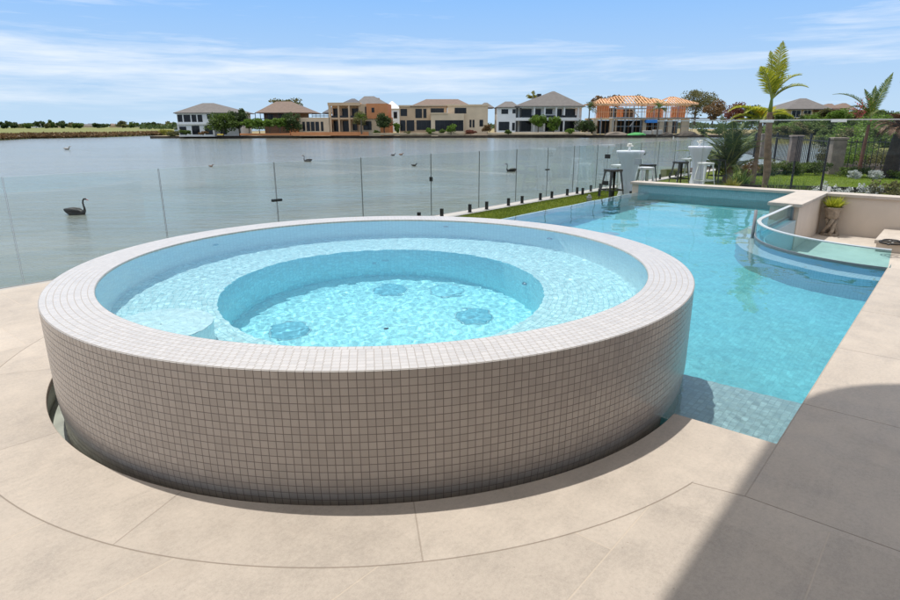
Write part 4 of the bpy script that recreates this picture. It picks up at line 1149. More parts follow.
sh_px = [(178, 190, 129.5, 135), (158, 174, 129, 136), (425, 436, 128, 134), (438, 446, 129, 134), (445, 457, 123.5, 134), (464, 478, 130, 134.5), (372, 380, 130, 134.5), (482, 493, 124, 133), (196, 206, 131, 135), (404, 412, 131, 134.5), (505, 512, 130, 134), (566, 575, 128, 134), (698, 712, 128, 136), (712, 730, 126, 136), (165, 180, 131, 137)]
sh_lab = ['low green shrub at the left foot of the white house', 'yellow green bush on the left point of the far shore', 'round green shrub left of the pair before the sand house', 'round green shrub right of the pair before the sand house', 'tall light green shrub before the wide opening of the sand house', 'reddish shrub at the right end of the sand house', 'small green shrub under the dark round tree', 'dry brown tree between the sand house and the white columned house', 'low brown shrub below the windows of the white house', 'small shrub under the left windows of the sand house', 'small shrub under the wing of the white columned house', 'green shrub under the balcony of the white columned house', 'green shrub at the right end of the building site', 'broad green shrub on the bank behind the feathery palm', 'lowest bush at the tip of the left point']
mt_ = [f_mid, f_yellow, f_bright, f_mid, f_bright, f_red, f_mid, f_rust, f_rust, f_olive, f_mid, f_bright, f_mid, f_mid, f_olive]
for i, (b4, lab, mm) in enumerate(zip(sh_px, sh_lab, mt_)):
    ft(b4[0], b4[1], b4[2], b4[3], mm, lab, YH-6-(i % 3), 60+i, .08, 520, .32, 12, name='shrub', cat='shrub', group='shrubs along the far bank')

# ---- far left bank with the distant tree line
lp = [(-60, 142.5), (0, 140.2), (30, 138.6), (60, 138.2), (100, 137.3), (150, 135.6), (175, 135.2)]
near = [gp(x, y, LAKE) for x, y in lp]
V = []; F = []
rows_ = [(0, LAKE-.1), (2.0, -1.35), (9, -1.0), (60, -.7), (250, -.2), (1500, .6), (4000, 1.0)]
nn = [near[i].lerp(near[i+1], t/8) for i in range(len(near)-1) for t in range(8)]+[near[-1]]
r_ = random.Random(3)
for i, (dy, z) in enumerate(rows_):
    for k, p in enumerate(nn):
        f_ = 1+dy/p.length
        V.append((p.x*f_, p.y*f_+r_.uniform(-.8, .8)*(i < 3), z+r_.uniform(-.12, .12)*(0 < i < 4)))
m_ = len(nn)
for i in range(len(rows_)-1):
    for k in range(m_-1): F.append((i*m_+k, i*m_+k+1, (i+1)*m_+k+1, (i+1)*m_+k))
q = MB(); q.add(V, F); o = q.build('far_left_bank', m_bank); tag(o, kind='structure')
P_ = []
rg = np.random.default_rng(8)
for k in range(6000):
    i = rg.integers(0, m_-1); p = nn[i].lerp(nn[i+1], rg.random()); d_ = rg.gamma(1.2, 2.2); f_ = 1+d_/p.length
    P_.append((p.x*f_, p.y*f_, -1.75+min(d_, 3)*.28+rg.random()*.55))
V, F = leaf_quads(np.array(P_), .8, 9, .2); o = np_mesh('reeds', V, F, f_rust); tag(o, 'brown and green reeds edging the far left bank', 'reeds', kind='stuff')
far_t = [(0, 9, 119.5), (5, 16, 121.5), (14, 24, 121.6), (22, 31, 121.5), (31, 38, 120.8), (37, 43, 119.5), (43, 47, 121), (46, 52, 119.3), (52, 57, 121.5), (57, 66, 119.6), (64, 75, 121.5), (72, 82, 122), (92, 99, 121.5), (97, 109, 121.6), (116, 126, 119.8), (126, 138, 121.4), (136, 148, 120.8), (146, 160, 120.8), (158, 170, 119.3), (168, 178, 121), (172, 182, 123)]
for i, (x0, x1, y0) in enumerate(far_t):
    Y = 520+(i*97) % 260
    ft(x0-1, x1+1, y0+1.0, 128.8, [f_dark, f_dark, f_olive, f_mid][i % 4], 'dark distant tree in the line along the left horizon', Y, 90+i, .1, 420, 1.5, 12, name='distant_tree', cat='tree', group='trees along the left horizon')
hs_px = [(9, 17, 123.5), (30, 40, 123.6), (48, 56, 123.2), (80, 90, 124.4), (84, 96, 124.0), (108, 116, 124), (127, 134, 124.2), (152, 158, 123.8), (166, 176, 123)]
for i, (x0, x1, y0) in enumerate(hs_px):
    Y = 800+(i*53) % 120
    house('distant_house', 'tiny pale distant house among the trees on the left horizon', Y, [(x0, x1, y0+1.2, 127.2, [m_cream_wall, m_white_wall, m_beige_wall][i % 3], 0, 14)],
          [(x0-.6, x1+.6, y0+1.3, y0-.6, x0+(x1-x0)*.35, x0+(x1-x0)*.6, [m_roof_grey, m_roof_slate, m_roof_brown][i % 3], 0, 14)], [], group='tiny houses on the left horizon')
# low wooded horizon behind the houses
P_ = []
for k in range(9000):
    px = rg.uniform(140, 760); Y = rg.uniform(420, 520); p = at(px, 127, Y); P_.append((p.x, Y, rg.uniform(-1, 5.2)*(.6+.4*math.sin(px*.09)*math.sin(px*.023))))
V, F = leaf_quads(np.array(P_), 2.2, 19); o = np_mesh('distant_wood', V, F, f_dark); tag(o, 'low dark distant wood behind the far shore houses', 'wood', kind='stuff')
# ------------------------------------------------------------------ right hand land
bx = 72
def land(x, y):
    """signed distance-like value, positive on land"""
    if y < 117: e1 = (x-(22+(y-33)*.625))*.85
    else: e1 = x-74.5-(y-117)*.6
    return max(e1, min(y-117, (x-.505*y)*1.5))
def hgt(x, y):
    d = land(x, y)+.8*math.sin(x*.31+y*.17)
    z = -2.6+max(0, min(1, (d+1)/3.5))*1.7
    z += max(0, min(1, d/26))*2.2+max(0, min(1, d/70))*1.6
    if y < 60: z = min(z, -.6+max(0, (y-33))*.06+max(0, x-26)*.05)
    return z+.12*math.sin(x*.9)*math.cos(y*.7)
q = MB(); V = []; F = []; NX, NY = 90, 110
for j in range(NY+1):
    y = 27+233*(j/NY)**1.35
    for i in range(NX+1):
        x = 14+186*(i/NX)**1.25; V.append((x, y, hgt(x, y)))
for j in range(NY):
    for i in range(NX):
        a = j*(NX+1)+i; F.append((a, a+1, a+NX+2, a+NX+1))
q.add(V, F); o = q.build('right_shore_hill', ground_mat('green_slope', (.07, .10, .025), (.27, .24, .10), .35, 2.2, 1.0, .3), smooth=True); tag(o, kind='structure')
# near garden bed ground
gpts = [(8.6, 24.6), (11.2, 26.2), (16, 28.4), (21, 31), (30, 38), (42, 40), (42, 8), (16, 6)]
flat('garden_bed', gpts, GZ-.004, m_mulch)
q = MB()
for a, b_ in zip(gpts[:5], gpts[1:6]): q.beam((a[0], a[1], -1.2), (b_[0], b_[1], -1.2), .3, 1.86)
o = q.build('garden_lake_edge', m_lakebed_wall); tag(o, kind='structure')
# oval lawn
lp_ = [(738, 181), (752, 176.5), (780, 173.8), (820, 172.6), (860, 173.3), (905, 176), (960, 182), (990, 196), (905, 191.5), (860, 189.5), (820, 188.6), (790, 188), (765, 187.6), (745, 186)]
flat('oval_lawn', [gp(x, y, GZ)[:2] for x, y in lp_], GZ+.01, m_lawn2)
q = MB(); pts_ = [gp(x, y, GZ+.02) for x, y in lp_]
for a, b_ in zip(pts_[:7], pts_[1:8]): q.beam((a.x, a.y, GZ+.05), (b_.x, b_.y, GZ+.05), .05, .13)
o = q.build('garden_edging', m_edge_black); tag(o, 'black raised edging curving along the far side of the oval lawn', 'edging')
q = MB(); pts_ = [gp(x, y, GZ+.02) for x, y in ((737, 188), (765, 189), (820, 190.2), (905, 193.5))]
for a, b_ in zip(pts_[:3], pts_[1:4]): q.beam((a.x, a.y, GZ+.06), (b_.x, b_.y, GZ+.06), .05, .14)
o = q.build('garden_edging', m_edge_black); tag(o, 'black raised edging along the near side of the oval lawn', 'edging')

# ------------------------------------------------------------------ black bar fence with stone piers
m_pier = simple('weathered_stone_pier', (.24, .195, .165), .9, .3, 5, bmp=.5, bscale=30)
PA, PB = at(835.5, 160, 21.6), at(794, 155, 26.5); dF = Vector((PB.x-PA.x, PB.y-PA.y, 0)).normalized()
bf = empty('bar_fence', 'black vertical bar fence with stone piers at the back of the garden', 'fence')
fz0, fz1 = GZ, 1.02
def pf(t): return Vector((PA.x, PA.y, 0))+(dF*t if t >= 0 else Vector((-t, .04*t, 0)))
tb = (PB-PA).length; tc = 10.4
for t, w_ in ((0, .42), (tb, .42), (tc, .42), (-6.2, .42)):
    p = pf(t); q = MB(); mt = Matrix.Translation(Vector((p.x, p.y, 0)))@Matrix.Rotation(math.atan2(dF.y, dF.x), 4, 'Z')
    q.box(-w_/2, w_/2, -w_/2, w_/2, fz0, fz1-.08, mat=mt); pr = q.build('pier', m_pier, bf, bevel=.015)
    q = MB(); q.box(-w_/2-.035, w_/2+.035, -w_/2-.035, w_/2+.035, fz1-.079, fz1, mat=mt); q.build('cap', m_pier, pr, bevel=.015)
q = MB()
for t0, t1 in ((-6, -.25), (.25, tb-.25), (tb+.25, tc-.25), (tc+.25, 16)):
    a, b_ = pf(t0), pf(t1)
    for z in (GZ+.14, fz1-.16): q.beam((a.x, a.y, z), (b_.x, b_.y, z), .03, .035)
    n = int((t1-t0)/.19)
    for k in range(n+1):
        p = pf(t0+(t1-t0)*k/n); q.beam((p.x, p.y, GZ+.08), (p.x, p.y, fz1-.02), .018)
q.build('bar_panel', m_black, bf)
for t in (-3, 3.1, 8.2, 12.6):
    p = pf(t); q = MB(); q.beam((p.x, p.y, GZ), (p.x, p.y, fz1+.08), .07); q.build('post', m_black, bf)

# ------------------------------------------------------------------ palms
def frond_mesh(q, base, az, elev, L, droop, nl, ll, lw, curl=0.0, roll_=0.0, fold=.6, twist=0.0):
    """one feather frond added to q: stalk (material 1) and leaflets (material 0)"""
    p = Vector(base); pts = [p.copy()]; e = elev; a = az; N = 14
    for k in range(N):
        e2 = e-droop*(k/N)**1.3; a2 = a+curl*(k/N)
        p = p+Vector((math.cos(a2)*math.cos(e2), math.sin(a2)*math.cos(e2), math.sin(e2)))*L/N; pts.append(p.copy())
    q.tube(pts, [.022*(1-k/(N+1))+.004 for k in range(N+1)], 5, mi=1)
    for k in range(nl):
        t = .14+.86*k/(nl-1); f = t*N; i = min(N-1, int(f)); pp = pts[i].lerp(pts[i+1], f-i); d = (pts[i+1]-pts[i]).normalized()
        side = d.cross(Vector((0, 0, 1)));  side = side.normalized() if side.length > .05 else Vector((-math.sin(az), math.cos(az), 0))
        up = side.cross(d).normalized()
        if twist:
            rm = Matrix.Rotation(twist, 3, d); side = rm@side; up = rm@up
        ln = ll*math.sin(math.pi*min(.97, max(.12, t*.86+.12)))*random.uniform(.85, 1.1)
        for s in (-1, 1):
            dd = (side*s*math.cos(fold)+up*math.sin(fold)*.6+d*(.55+.5*t)).normalized()
            dd = (dd+Vector((random.uniform(-.08, .08), random.uniform(-.08, .08), random.uniform(-.12, .04)))).normalized()
            m_ = pp+dd*ln*.5; tip = pp+dd*ln+Vector((0, 0, -ln*.16)); w = d*lw*.5
            q.add([pp-w*.6, pp+w*.6, m_+w, m_-w], [(0, 1, 2, 3)], 0); q.add([m_-w, m_+w, tip], [(0, 1, 2)], 0)
def palm(name, label, base, trunk_pts, rad, fronds, mats, trunk_mat, shaft=None, shaft_mat=None, cat='palm', seed=0, group=None):
    random.seed(seed); t = empty(name, label, cat, base, 0, group)
    if trunk_pts:
        q = MB(); n = 26; P0 = [Vector(p) for p in trunk_pts]; pts = []; rr = []
        for k in range(n+1):
            f = k/n*(len(P0)-1); i = min(len(P0)-2, int(f)); pts.append(P0[i].lerp(P0[i+1], f-i)); rr.append((rad*(1-.35*k/n) if not isinstance(rad, tuple) else rad[i]+(rad[i+1]-rad[i])*(f-i))*(1.0+.07*(k % 2)))
        q.tube(pts, rr, 12); q.build('trunk', trunk_mat, t, True)
    if isinstance(rad, tuple): rad = rad[-1]
    if shaft:
        q = MB(); q.tube(shaft, [rad*.8, rad*.75, rad*.5, rad*.25], 10); q.build('crownshaft', shaft_mat, t, True)
    for f in fronds:
        q = MB(); frond_mesh(q, **f); q.build('frond', mats, t)
    return t
def fr(base, az, elev, L, droop, nl=46, ll=.42, lw=.035, **k):
    d = dict(base=base, az=R_(az), elev=R_(elev), L=L, droop=R_(droop), nl=nl, ll=ll, lw=lw); d.update(k); return d
m_stalk = simple('palm_stalk', (.26, .28, .07), .6, .2, 5)
# 1 tall palm
YP = 15.2; b1 = at(763.5, 189, YP); top = at(770, 112, YP)
tz = top.z-GZ; tx = top.x-b1.x
crown = (tx*1.02, 0, tz+.30)
palm('tall_palm', 'tall young palm with one upright yellow green spear of fronds above the lawn', (b1.x, YP, GZ),
     [(0, 0, 0), (.03, 0, tz*.3), (tx*.6, 0, tz*.7), (tx, 0, tz)], (.045, .085, .078, .06),
     [fr(crown, 40, 84, 1.30, 4, 48, .34, .026, twist=.25, fold=.2), fr(crown, 165, 84, 1.08, 8, 40, .40, .026, fold=.3, twist=.4), fr(crown, 15, 80, .95, 12, 38, .34, .024, fold=.3), fr(crown, 180, 72, .80, 22, 32, .34, .026, fold=.3, twist=.6),
      fr(crown, 8, 66, .95, 70, 44, .34, .022), fr(crown, -20, 50, .85, 80, 40, .32, .022), fr(crown, 205, 72, .9, 44, 40, .34, .022)],
     [f_palm_y, m_stalk], m_palm_bark, [(tx, 0, tz-.02), (tx*1.01, 0, tz+.15), crown, (crown[0], 0, crown[2]+.25)], m_crownshaft, seed=2)
# arching yellow palm left of it
bb = at(752, 186, 18.0); cz = at(748, 121, 18.0).z-GZ
palm('arching_palm', 'low palm with long yellow fronds arching left beside the tall palm trunk', (bb.x, 18.0, GZ),
     [(0, 0, 0), (.02, 0, cz*.5), (0, 0, cz)], .07,
     [fr((0, 0, cz), 182, 52, 1.15, 95, 46, .36, .04), fr((0, 0, cz), 172, 30, .9, 70, 40, .34, .04), fr((0, 0, cz), 205, 58, .8, 100, 40, .34, .04),
      fr((0, 0, cz), 8, 48, .95, 95, 40, .34, .04), fr((0, 0, cz), -20, 35, .9, 75, 40, .34, .04), fr((0, 0, cz), 95, 60, .9, 90, 40, .3, .04), fr((0, 0, cz), 262, 52, .9, 90, 40, .3, .04), fr((0, 0, cz), 150, 12, .9, 45, 40, .3, .04)],
     [f_palm_y, m_stalk], m_palm_bark, seed=3)
# 2 palm at the right
b2 = at(858, 176, 20.5); t2 = at(869, 124, 20.5); tz = t2.z-GZ; tx = t2.x-b2.x; cr = (tx*1.03, 0, tz+.22)
palm('slim_palm', 'slim palm with reddish trunk and sparse tattered fronds against the sky', (b2.x, 20.5, GZ),
     [(0, 0, 0), (tx*.25, 0, tz*.35), (tx*.8, 0, tz*.75), (tx, 0, tz)], .065,
     [fr(cr, 5, 74, 1.45, 10, 64, .26, .024, fold=.3, twist=.5), fr(cr, 60, 82, 1.0, 10, 50, .2, .022, fold=.3), fr(cr, 172, 58, 1.55, 72, 50, .26, .022), fr(cr, 186, 50, 1.0, 85, 36, .24, .03), fr(cr, 160, 35, .8, 70, 30, .24, .03), fr(cr, 20, 45, .7, 80, 30, .24, .03), fr(cr, 200, 72, 1.0, 30, 36, .22, .03)],
     [f_palm, m_stalk], simple('reddish_palm_bark', (.17, .075, .05), .85, .3, 8, bmp=.5, bscale=30), [(tx, 0, tz-.02), (tx*1.01, 0, tz+.1), cr, (cr[0], 0, cr[2]+.2)], m_crownshaft, seed=6)
q = MB(); random.seed(3); P_ = []
pr_ = at(860, 109, 20.4)
for k in range(110): P_.append((random.gauss(0, .12), random.gauss(0, .12), random.gauss(0, .16)))
V, F = leaf_quads(np.array(P_), .07, 4); o = np_mesh('flower_spray', V, F, foliage('pink_petals', (.40, .06, .06), (.62, .22, .20)), bpy.data.objects.get('slim_palm')); o.location = (pr_.x-b2.x, -.1, pr_.z-GZ)
# 3 palm at the frame edge, its fronds reach in
b3 = at(912, 180, 18.0); t3 = at(909, 112, 18.0); tz = t3.z-GZ; cr = (0, 0, tz+.2)
palm('frame_edge_palm', 'palm at the right picture edge with grey brown fronds hanging into the sky', (b3.x, 18.0, GZ),
     [(0, 0, 0), (-.03, 0, tz*.5), (0, 0, tz)], .09,
     [fr(cr, 176, 66, 1.15, 78, 50, .34, .035), fr(cr, 190, 55, .95, 85, 40, .3, .03), fr(cr, 20, 60, 1.2, 70, 44, .3, .03), fr(cr, 90, 70, 1.0, 60, 40, .3, .03), fr(cr, 160, 78, 1.25, 45, 46, .3, .03)],
     [f_dead, m_stalk], m_palm_bark, seed=8)
# dead palm with a brown skirt
b4 = at(889, 180, 20.0); tz = at(889, 134, 20.0).z-GZ
palm('dead_palm', 'thick dark trunked palm with a skirt of dead brown fronds', (b4.x, 20.0, GZ), [(0, 0, 0), (.0, 0, tz*.5), (.05, 0, tz)], .24,
     [fr((0, 0, tz+.05), a, 35+(a*7) % 35, .75+(a % 5)*.05, 125, 26, .3, .04) for a in range(0, 360, 24)]+[fr((0, 0, tz+.15), a, 76, .62, 60, 26, .26, .04) for a in range(10, 360, 60)],
     [f_dead, m_bark], m_dark_bark, seed=9)
# bushy feathery palm
b5 = at(727, 183, 18.8); rr = random.Random(5)
fl = []
for k in range(46):
    el_ = rr.uniform(18, 86); fl.append(fr((rr.uniform(-.15, .15), rr.uniform(-.15, .15), .15+rr.uniform(0, .45)), rr.uniform(0, 360), el_, rr.uniform(1.25, 1.75)*(1.0 if el_ > 40 else .9), rr.uniform(30, 70), 50, .30, .022, fold=.35))
palm('bushy_palm', 'bushy feathery green palm growing beside the second cocktail table', (b5.x, 18.8, GZ), [(0, 0, 0), (0, 0, .3), (0, 0, .6)], .16, fl, [f_phoenix, m_stalk], m_palm_bark, seed=12)

# far palms
def far_palm(px, y0, y1, Y, lab, L=2.4, seed=0, mat=None):
    b = at(px, y1, Y); t = at(px, y0, Y); tz = (t.z-b.z)*.72; r = random.Random(seed)
    return palm('far_palm', lab, (fx(px, Y), Y, b.z), [(0, 0, 0), (0, 0, tz*.5), (0, 0, tz)], .22,
         [fr((0, 0, tz), r.uniform(0, 360), r.uniform(-5, 80), L*r.uniform(.8, 1.1), r.uniform(40, 80), 16, .9, .12) for k in range(16)], [mat or f_mid, m_stalk], m_bark, seed=seed, group='palms on the far bank')
far_palm(589, 99, 134, YH-6, 'dark fan of palm fronds at the left corner of the unfinished house', 3.0, 31, f_dark)
far_palm(658.5, 97.5, 136, 150, 'green palm standing in front of the blue tarpaulin', 2.4, 32)
far_palm(361, 113, 134, YH-8, 'small palm before the terracotta house wall', 2.0, 33)

# ------------------------------------------------------------------ garden shrubs
def clump(name, label, px, py, Y, w, h, mat, n, leaf, seed, group=None, cat='shrub', z=GZ):
    p = at(px, py, Y); P_ = crown_points(n, w, w, h, 14, seed); P_[:, 2] = np.abs(P_[:, 2]+h*.42)
    V, F = leaf_quads(P_, leaf*(1+.5*(w > 1.2)), seed); o = np_mesh(name, V, F, mat); o.location = (p.x, Y, z); return tag(o, label, cat, group)
sil = [(824, 12.7, .50, .66, 'silver leaved shrub behind the pier end of the retaining wall, leftmost of the near three'), (845, 12.5, .52, .62, 'silver leaved shrub behind the wall, middle one of the near three'), (872, 12.3, .62, .68, 'silver leaved shrub behind the wall, rightmost of the near three'),
       (851, 19.8, .55, .35, 'small silver shrub beyond the lawn beside the slim palm trunk'), (874, 19.6, .65, .36, 'small silver shrub beyond the lawn beside the dead palm')]
for i, (px, Y, w, h, lab) in enumerate(sil): clump('silver_shrub', lab, px, 180, Y, w, h, f_silver, 1500, .035, 200+i, 'silver leaved shrubs')
grn = [(766, 21.0, .9, .5, f_dark, 'dark green shrub left of the tall palm trunk in the back bed'), (778, 21.4, 1.0, .55, f_mid, 'green shrub right of the tall palm trunk in the back bed'), (790, 21.2, .8, .6, f_dark, 'dark shrub in front of the middle stone pier'),
       (803, 21.3, 1.1, .6, f_mid, 'broad green shrub between the two nearest stone piers'), (817, 21.1, .9, .6, f_dark, 'dark shrub just left of the nearest stone pier'), (846, 20.6, .8, .42, f_mid, 'green shrub just right of the nearest stone pier'),
       (862, 20.2, .9, .45, f_dark, 'dark shrub at the foot of the slim palm'), (889, 12.1, .7, .74, f_olive, 'grey green shrub beside the near silver shrubs at the right'), (905, 19.4, 1.0, .5, f_mid, 'green shrub at the right frame edge beyond the lawn'),
       (845, 25.5, 2.0, 1.1, f_bright, 'yellow green bush behind the bar fence beside the nearest pier'), (858, 26.5, 2.2, 1.3, f_mid, 'green bush behind the bar fence and the slim palm'), (871, 25.0, 1.9, 1.0, f_olive, 'olive bush behind the bar fence between the slim palm and the dead palm'), (900, 25.5, 2.2, 1.5, f_mid, 'green bush behind the bar fence at the right frame edge'), (826, 27.5, 1.3, .8, f_olive, 'olive bush behind the bar fence left of the nearest pier'),
       (748, 19.5, .8, .75, f_rust, 'rusty bronze shrub between the bushy palm and the tall palm')]
for i, (px, Y, w, h, mm, lab) in enumerate(grn): clump('garden_shrub', lab, px, 180, Y, w, h, mm, 1500, .05, 230+i, 'green garden shrubs')
# strappy plants
strap = [(741, 17.0, .55, .05, f_grass, 'strappy green plant left of the tall palm trunk'), (778, 13.9, .62, .014, f_grass, 'fine grass tuft beside the wall right of the palm trunk'), (804, 13.3, .60, .014, f_grass, 'fine grass tuft beside the wall left of the silver shrubs'), (770, 21.8, .55, .03, f_olive, 'tall strappy plant in the back bed beside the palm'), (733, 16.4, .35, .03, f_yellow, 'yellowish strappy plant in front of the bushy palm')]
for i, (px, Y, L, w_, mm, lab) in enumerate(strap):
    p = at(px, 180, Y); V, F = blades(110, .12, L, w_, (.1, 1.4), 4, .6, 300+i); o = np_mesh('strappy_plant', V, F, mm); o.location = (p.x, Y, GZ); tag(o, lab, 'plant', 'strappy garden plants')

# ------------------------------------------------------------------ thicket on the slope and the far right house
rr = random.Random(21); protos = []
for k, (mm, n) in enumerate(((f_mid, 1300), (f_olive, 1200), (f_bright, 1200), (f_dark, 1300))):
    P_ = crown_points(n, 1, 1, 1, 16, 400+k); P_[:, 2] = np.abs(P_[:, 2]+.42)
    V, F = leaf_quads(P_, .085, 400+k); o = np_mesh('slope_shrub', V, F, mm); protos.append(o); COL.objects.unlink(o)
used_ = [False]*4
def slope_shrub(px, Y, w, h, k):
    x = (px-450)/FPX*Y*1.0; x = at(px, 125, Y).x
    src = protos[k]; o = src if not used_[k] else src.copy(); used_[k] = True; COL.objects.link(o)
    o.location = (x, Y, hgt(x, Y)-.1); o.scale = (w, w*.9, h); o.rotation_euler = (0, 0, rr.uniform(0, 6))
    tag(o, 'leafy shrub in the thicket covering the right hand shore behind the bar fence', 'shrub', 'thicket on the right shore')
for px in range(757, 905, 6):
    for Y, h0 in ((121, 2.4), (127, 3.0), (135, 3.6)):
        slope_shrub(px+rr.uniform(-4, 4), Y+rr.uniform(-3, 5), rr.uniform(4, 7), h0*rr.uniform(.75, 1.2), rr.choice((0, 0, 1, 2, 3)))
for px, Y, w, h, k in ((838, 50, 3, 2.4, 2), (850, 44, 2.6, 2.2, 0), (862, 52, 3.2, 2.6, 2), (846, 62, 3.4, 2.8, 0), (872, 46, 2.8, 2.0, 1), (884, 55, 3.6, 2.6, 0), (856, 74, 4, 3, 1), (878, 70, 4.4, 3.4, 2), (896, 60, 4, 3.4, 3), (868, 90, 5, 4.2, 2), (890, 92, 5, 4.6, 0), (846, 92, 4.5, 4.2, 2), (831, 100, 4.5, 3.6, 0), (905, 48, 3, 2.6, 0), (858, 38, 2, 1.4, 1), (872, 40, 2.2, 1.5, 2)):
    slope_shrub(px, Y, w, h, k)
YR = 150.0
h8 = house('house', 'single storey house with grey hip roof on the rise right of the tall palm', YR,
   [(786, 812, 108.5, 124, m_beige_wall, 0, 9), (812, 822, 110, 124, m_brown_wall, 1, 8)],
   [(783, 829, 108.8, 98.3, 799, 805, m_roof_grey, -.5, 12)], [(791, 799.5, 110.5, 117, 0, wm), (803, 810, 110.5, 117, 0, wm)], 9)
h9 = house('house', 'distant brown roofed house partly hidden right of the grey hip roof', YR+35,
   [(826, 848, 108, 124, m_brown_wall, 0, 9)], [(822, 838, 109, 103.5, 828, 832, m_roof_brown, 0, 10), (834, 856, 109.5, 103, 842, 846, m_roof_brown, 0, 10)], [(836, 840, 111, 115, 0, dm)], 9)
for i, (x0, x1, y0, y1, mm, Y, lab) in enumerate([(816, 832, 108, 127, f_olive, 130, 'olive tree at the right end of the grey roofed house'), (826, 852, 108.5, 127, f_bright, 124, 'bright rounded tree below the brown roofs'), (866, 892, 109.5, 126, f_dark, 118, 'dark green tree behind the dead brown palm'),
     (774, 790, 111, 127, f_mid, 132, 'green tree at the left end of the grey roofed house'), (848, 866, 110, 126, f_rust, 128, 'rusty tree behind the slim palm crown'), (888, 912, 113, 127, f_mid, 110, 'green tree at the right frame edge behind the palms'), (760, 778, 112, 128, f_rust, 136, 'rusty tree just right of the tall palm trunk on the shore')]):
    ft(x0, x1, y0, y1, mm, lab, Y, 500+i, .12, 1300, .34, 24)

# ------------------------------------------------------------------ birds
m_swan = simple('black_feathers', (.012, .011, .012), .6, .3, 20)
m_beak = simple('red_beak', (.45, .03, .02), .4, .1, 20)
def swan(px, py, label, face=1, s=1.0):
    p = gp(px, py, LAKE); t = empty('black_swan', label, 'swan', (p.x, p.y, LAKE), 0 if face > 0 else math.pi, 'black swans on the lake')
    q = MB()
    pts = [(-.50, 0, .20), (-.44, 0, .17), (-.32, 0, .12), (-.15, 0, .08), (.03, 0, .06), (.17, 0, .06), (.27, 0, .09), (.335, 0, .16), (.345, 0, .25), (.325, 0, .36), (.315, 0, .47), (.335, 0, .57), (.385, 0, .625), (.44, 0, .62), (.475, 0, .60)]
    rad = [.02, .06, .11, .15, .16, .14, .10, .055, .038, .032, .030, .030, .036, .036, .022]
    q.tube([Vector(a)*s for a in pts], [r*s for r in rad], 14, sx=1.0)
    o = q.build('body', m_swan, t, True)
    q = MB(); q.tube([Vector((.47, 0, .603))*s, Vector((.53, 0, .575))*s, Vector((.565, 0, .56))*s], [.018*s, .013*s, .006*s], 8); q.build('beak', m_beak, t, True)
    for sy in (-1, 1):
        q = MB(); pt = [(.20, .10, .13), (.05, .14, .18), (-.15, .13, .20), (-.34, .08, .21), (-.47, .04, .23)]
        q.tube([Vector((a, b*sy, c))*s for a, b, c in pt], [.03*s, .075*s, .085*s, .055*s, .012*s], 8); q.build('wing', m_swan, t, True)
    return t
swan(77, 214.5, 'large black swan swimming to the right beyond the left glass panels', 1, 1.0)
swan(511, 171.5, 'black swan swimming to the left beyond the fence, left of the tables', -1, .92)
swan(307.5, 161.5, 'farther black swan facing left in the middle of the lake', -1, .95)
def duck(px, py, label, mat, s=1.0, name='duck', cat='duck'):
    p = gp(px, py, LAKE); q = MB()
    q.tube([Vector(a)*s for a in ((-.28, 0, .12), (-.2, 0, .10), (-.05, 0, .07), (.1, 0, .07), (.18, 0, .12), (.2, 0, .2), (.24, 0, .25), (.31, 0, .235), (.36, 0, .225))], [r*s for r in (.015, .05, .10, .09, .05, .035, .045, .025, .012)], 10)
    o = q.build(name, mat, smooth=True, loc=(p.x, p.y, LAKE)); return tag(o, label, cat, 'small birds on the lake')
duck(67, 149.6, 'pale grey bird resting on the water far out at the left', m_concrete, 2.0)
duck(211, 166.6, 'small dark duck on the lake above the spa left half', m_brown_wall, .8)
duck(393, 155.6, 'left one of two tiny dark ducks swimming side by side', m_swan, 1.0)
duck(401, 155.0, 'right one of two tiny ducks swimming side by side', m_brown_wall, 1.0)
duck(414, 166, 'dark duck nearer the fence below the tiny pair', m_swan, .95)
duck(644, 154.6, 'small dark duck seen between the two covered tables', m_swan, .9)
# short grass blades over the two lawns
def lawn_blades(name, label, pts, h, mat, seed):
    r_ = np.random.default_rng(seed); n = len(pts); a = r_.uniform(0, math.pi, n); w_ = .006+.004*r_.random(n); hh_ = h*r_.uniform(.5, 1.2, n)
    dx, dy = np.cos(a)*w_, np.sin(a)*w_; lx, ly = r_.normal(0, h*.35, n), r_.normal(0, h*.35, n)
    A_ = pts+np.stack([-dx, -dy, 0*dx], -1); B_ = pts+np.stack([dx, dy, 0*dx], -1); C_ = pts+np.stack([lx, ly, hh_], -1)
    V = np.stack([A_, B_, C_], 1).reshape(-1, 3); F = np.arange(3*n).reshape(-1, 3)
    o = np_mesh(name, V, F, mat); tag(o, label, 'grass', kind='stuff')
r_ = np.random.default_rng(77); n = 34000
u_ = r_.uniform(6.5, 18, n); v_ = r_.uniform(5.88, 7.41, n); k_ = (u_ < UF-.1) | (v_ > 5.95)
u_, v_ = u_[k_], v_[k_]
P_ = np.stack([UA.x*u_+VA.x*v_, UA.y*u_+VA.y*v_, np.full(len(u_), GZ)], -1)
lawn_blades('grass', 'short olive green grass of the lawn strip along the lake fence', P_, .028, foliage('strip_grass_blades', (.12, .17, .02), (.26, .31, .04), .5, 1.2, (.36, .34, .09)), 1)
L_ = [gp(x, y, GZ) for x, y in lp_]
from mathutils.geometry import intersect_point_tri_2d
xs = [p.x for p in L_]; ys = [p.y for p in L_]; PP = []
def inside(x, y):
    c_ = False; j = len(L_)-1
    for i in range(len(L_)):
        if (ys[i] > y) != (ys[j] > y) and x < (xs[j]-xs[i])*(y-ys[i])/(ys[j]-ys[i])+xs[i]: c_ = not c_
        j = i
    return c_
rr = random.Random(9)
while len(PP) < 26000:
    x, y = rr.uniform(min(xs), min(max(xs), 17)), rr.uniform(min(ys), max(ys))
    if inside(x, y): PP.append((x, y, GZ+.01))
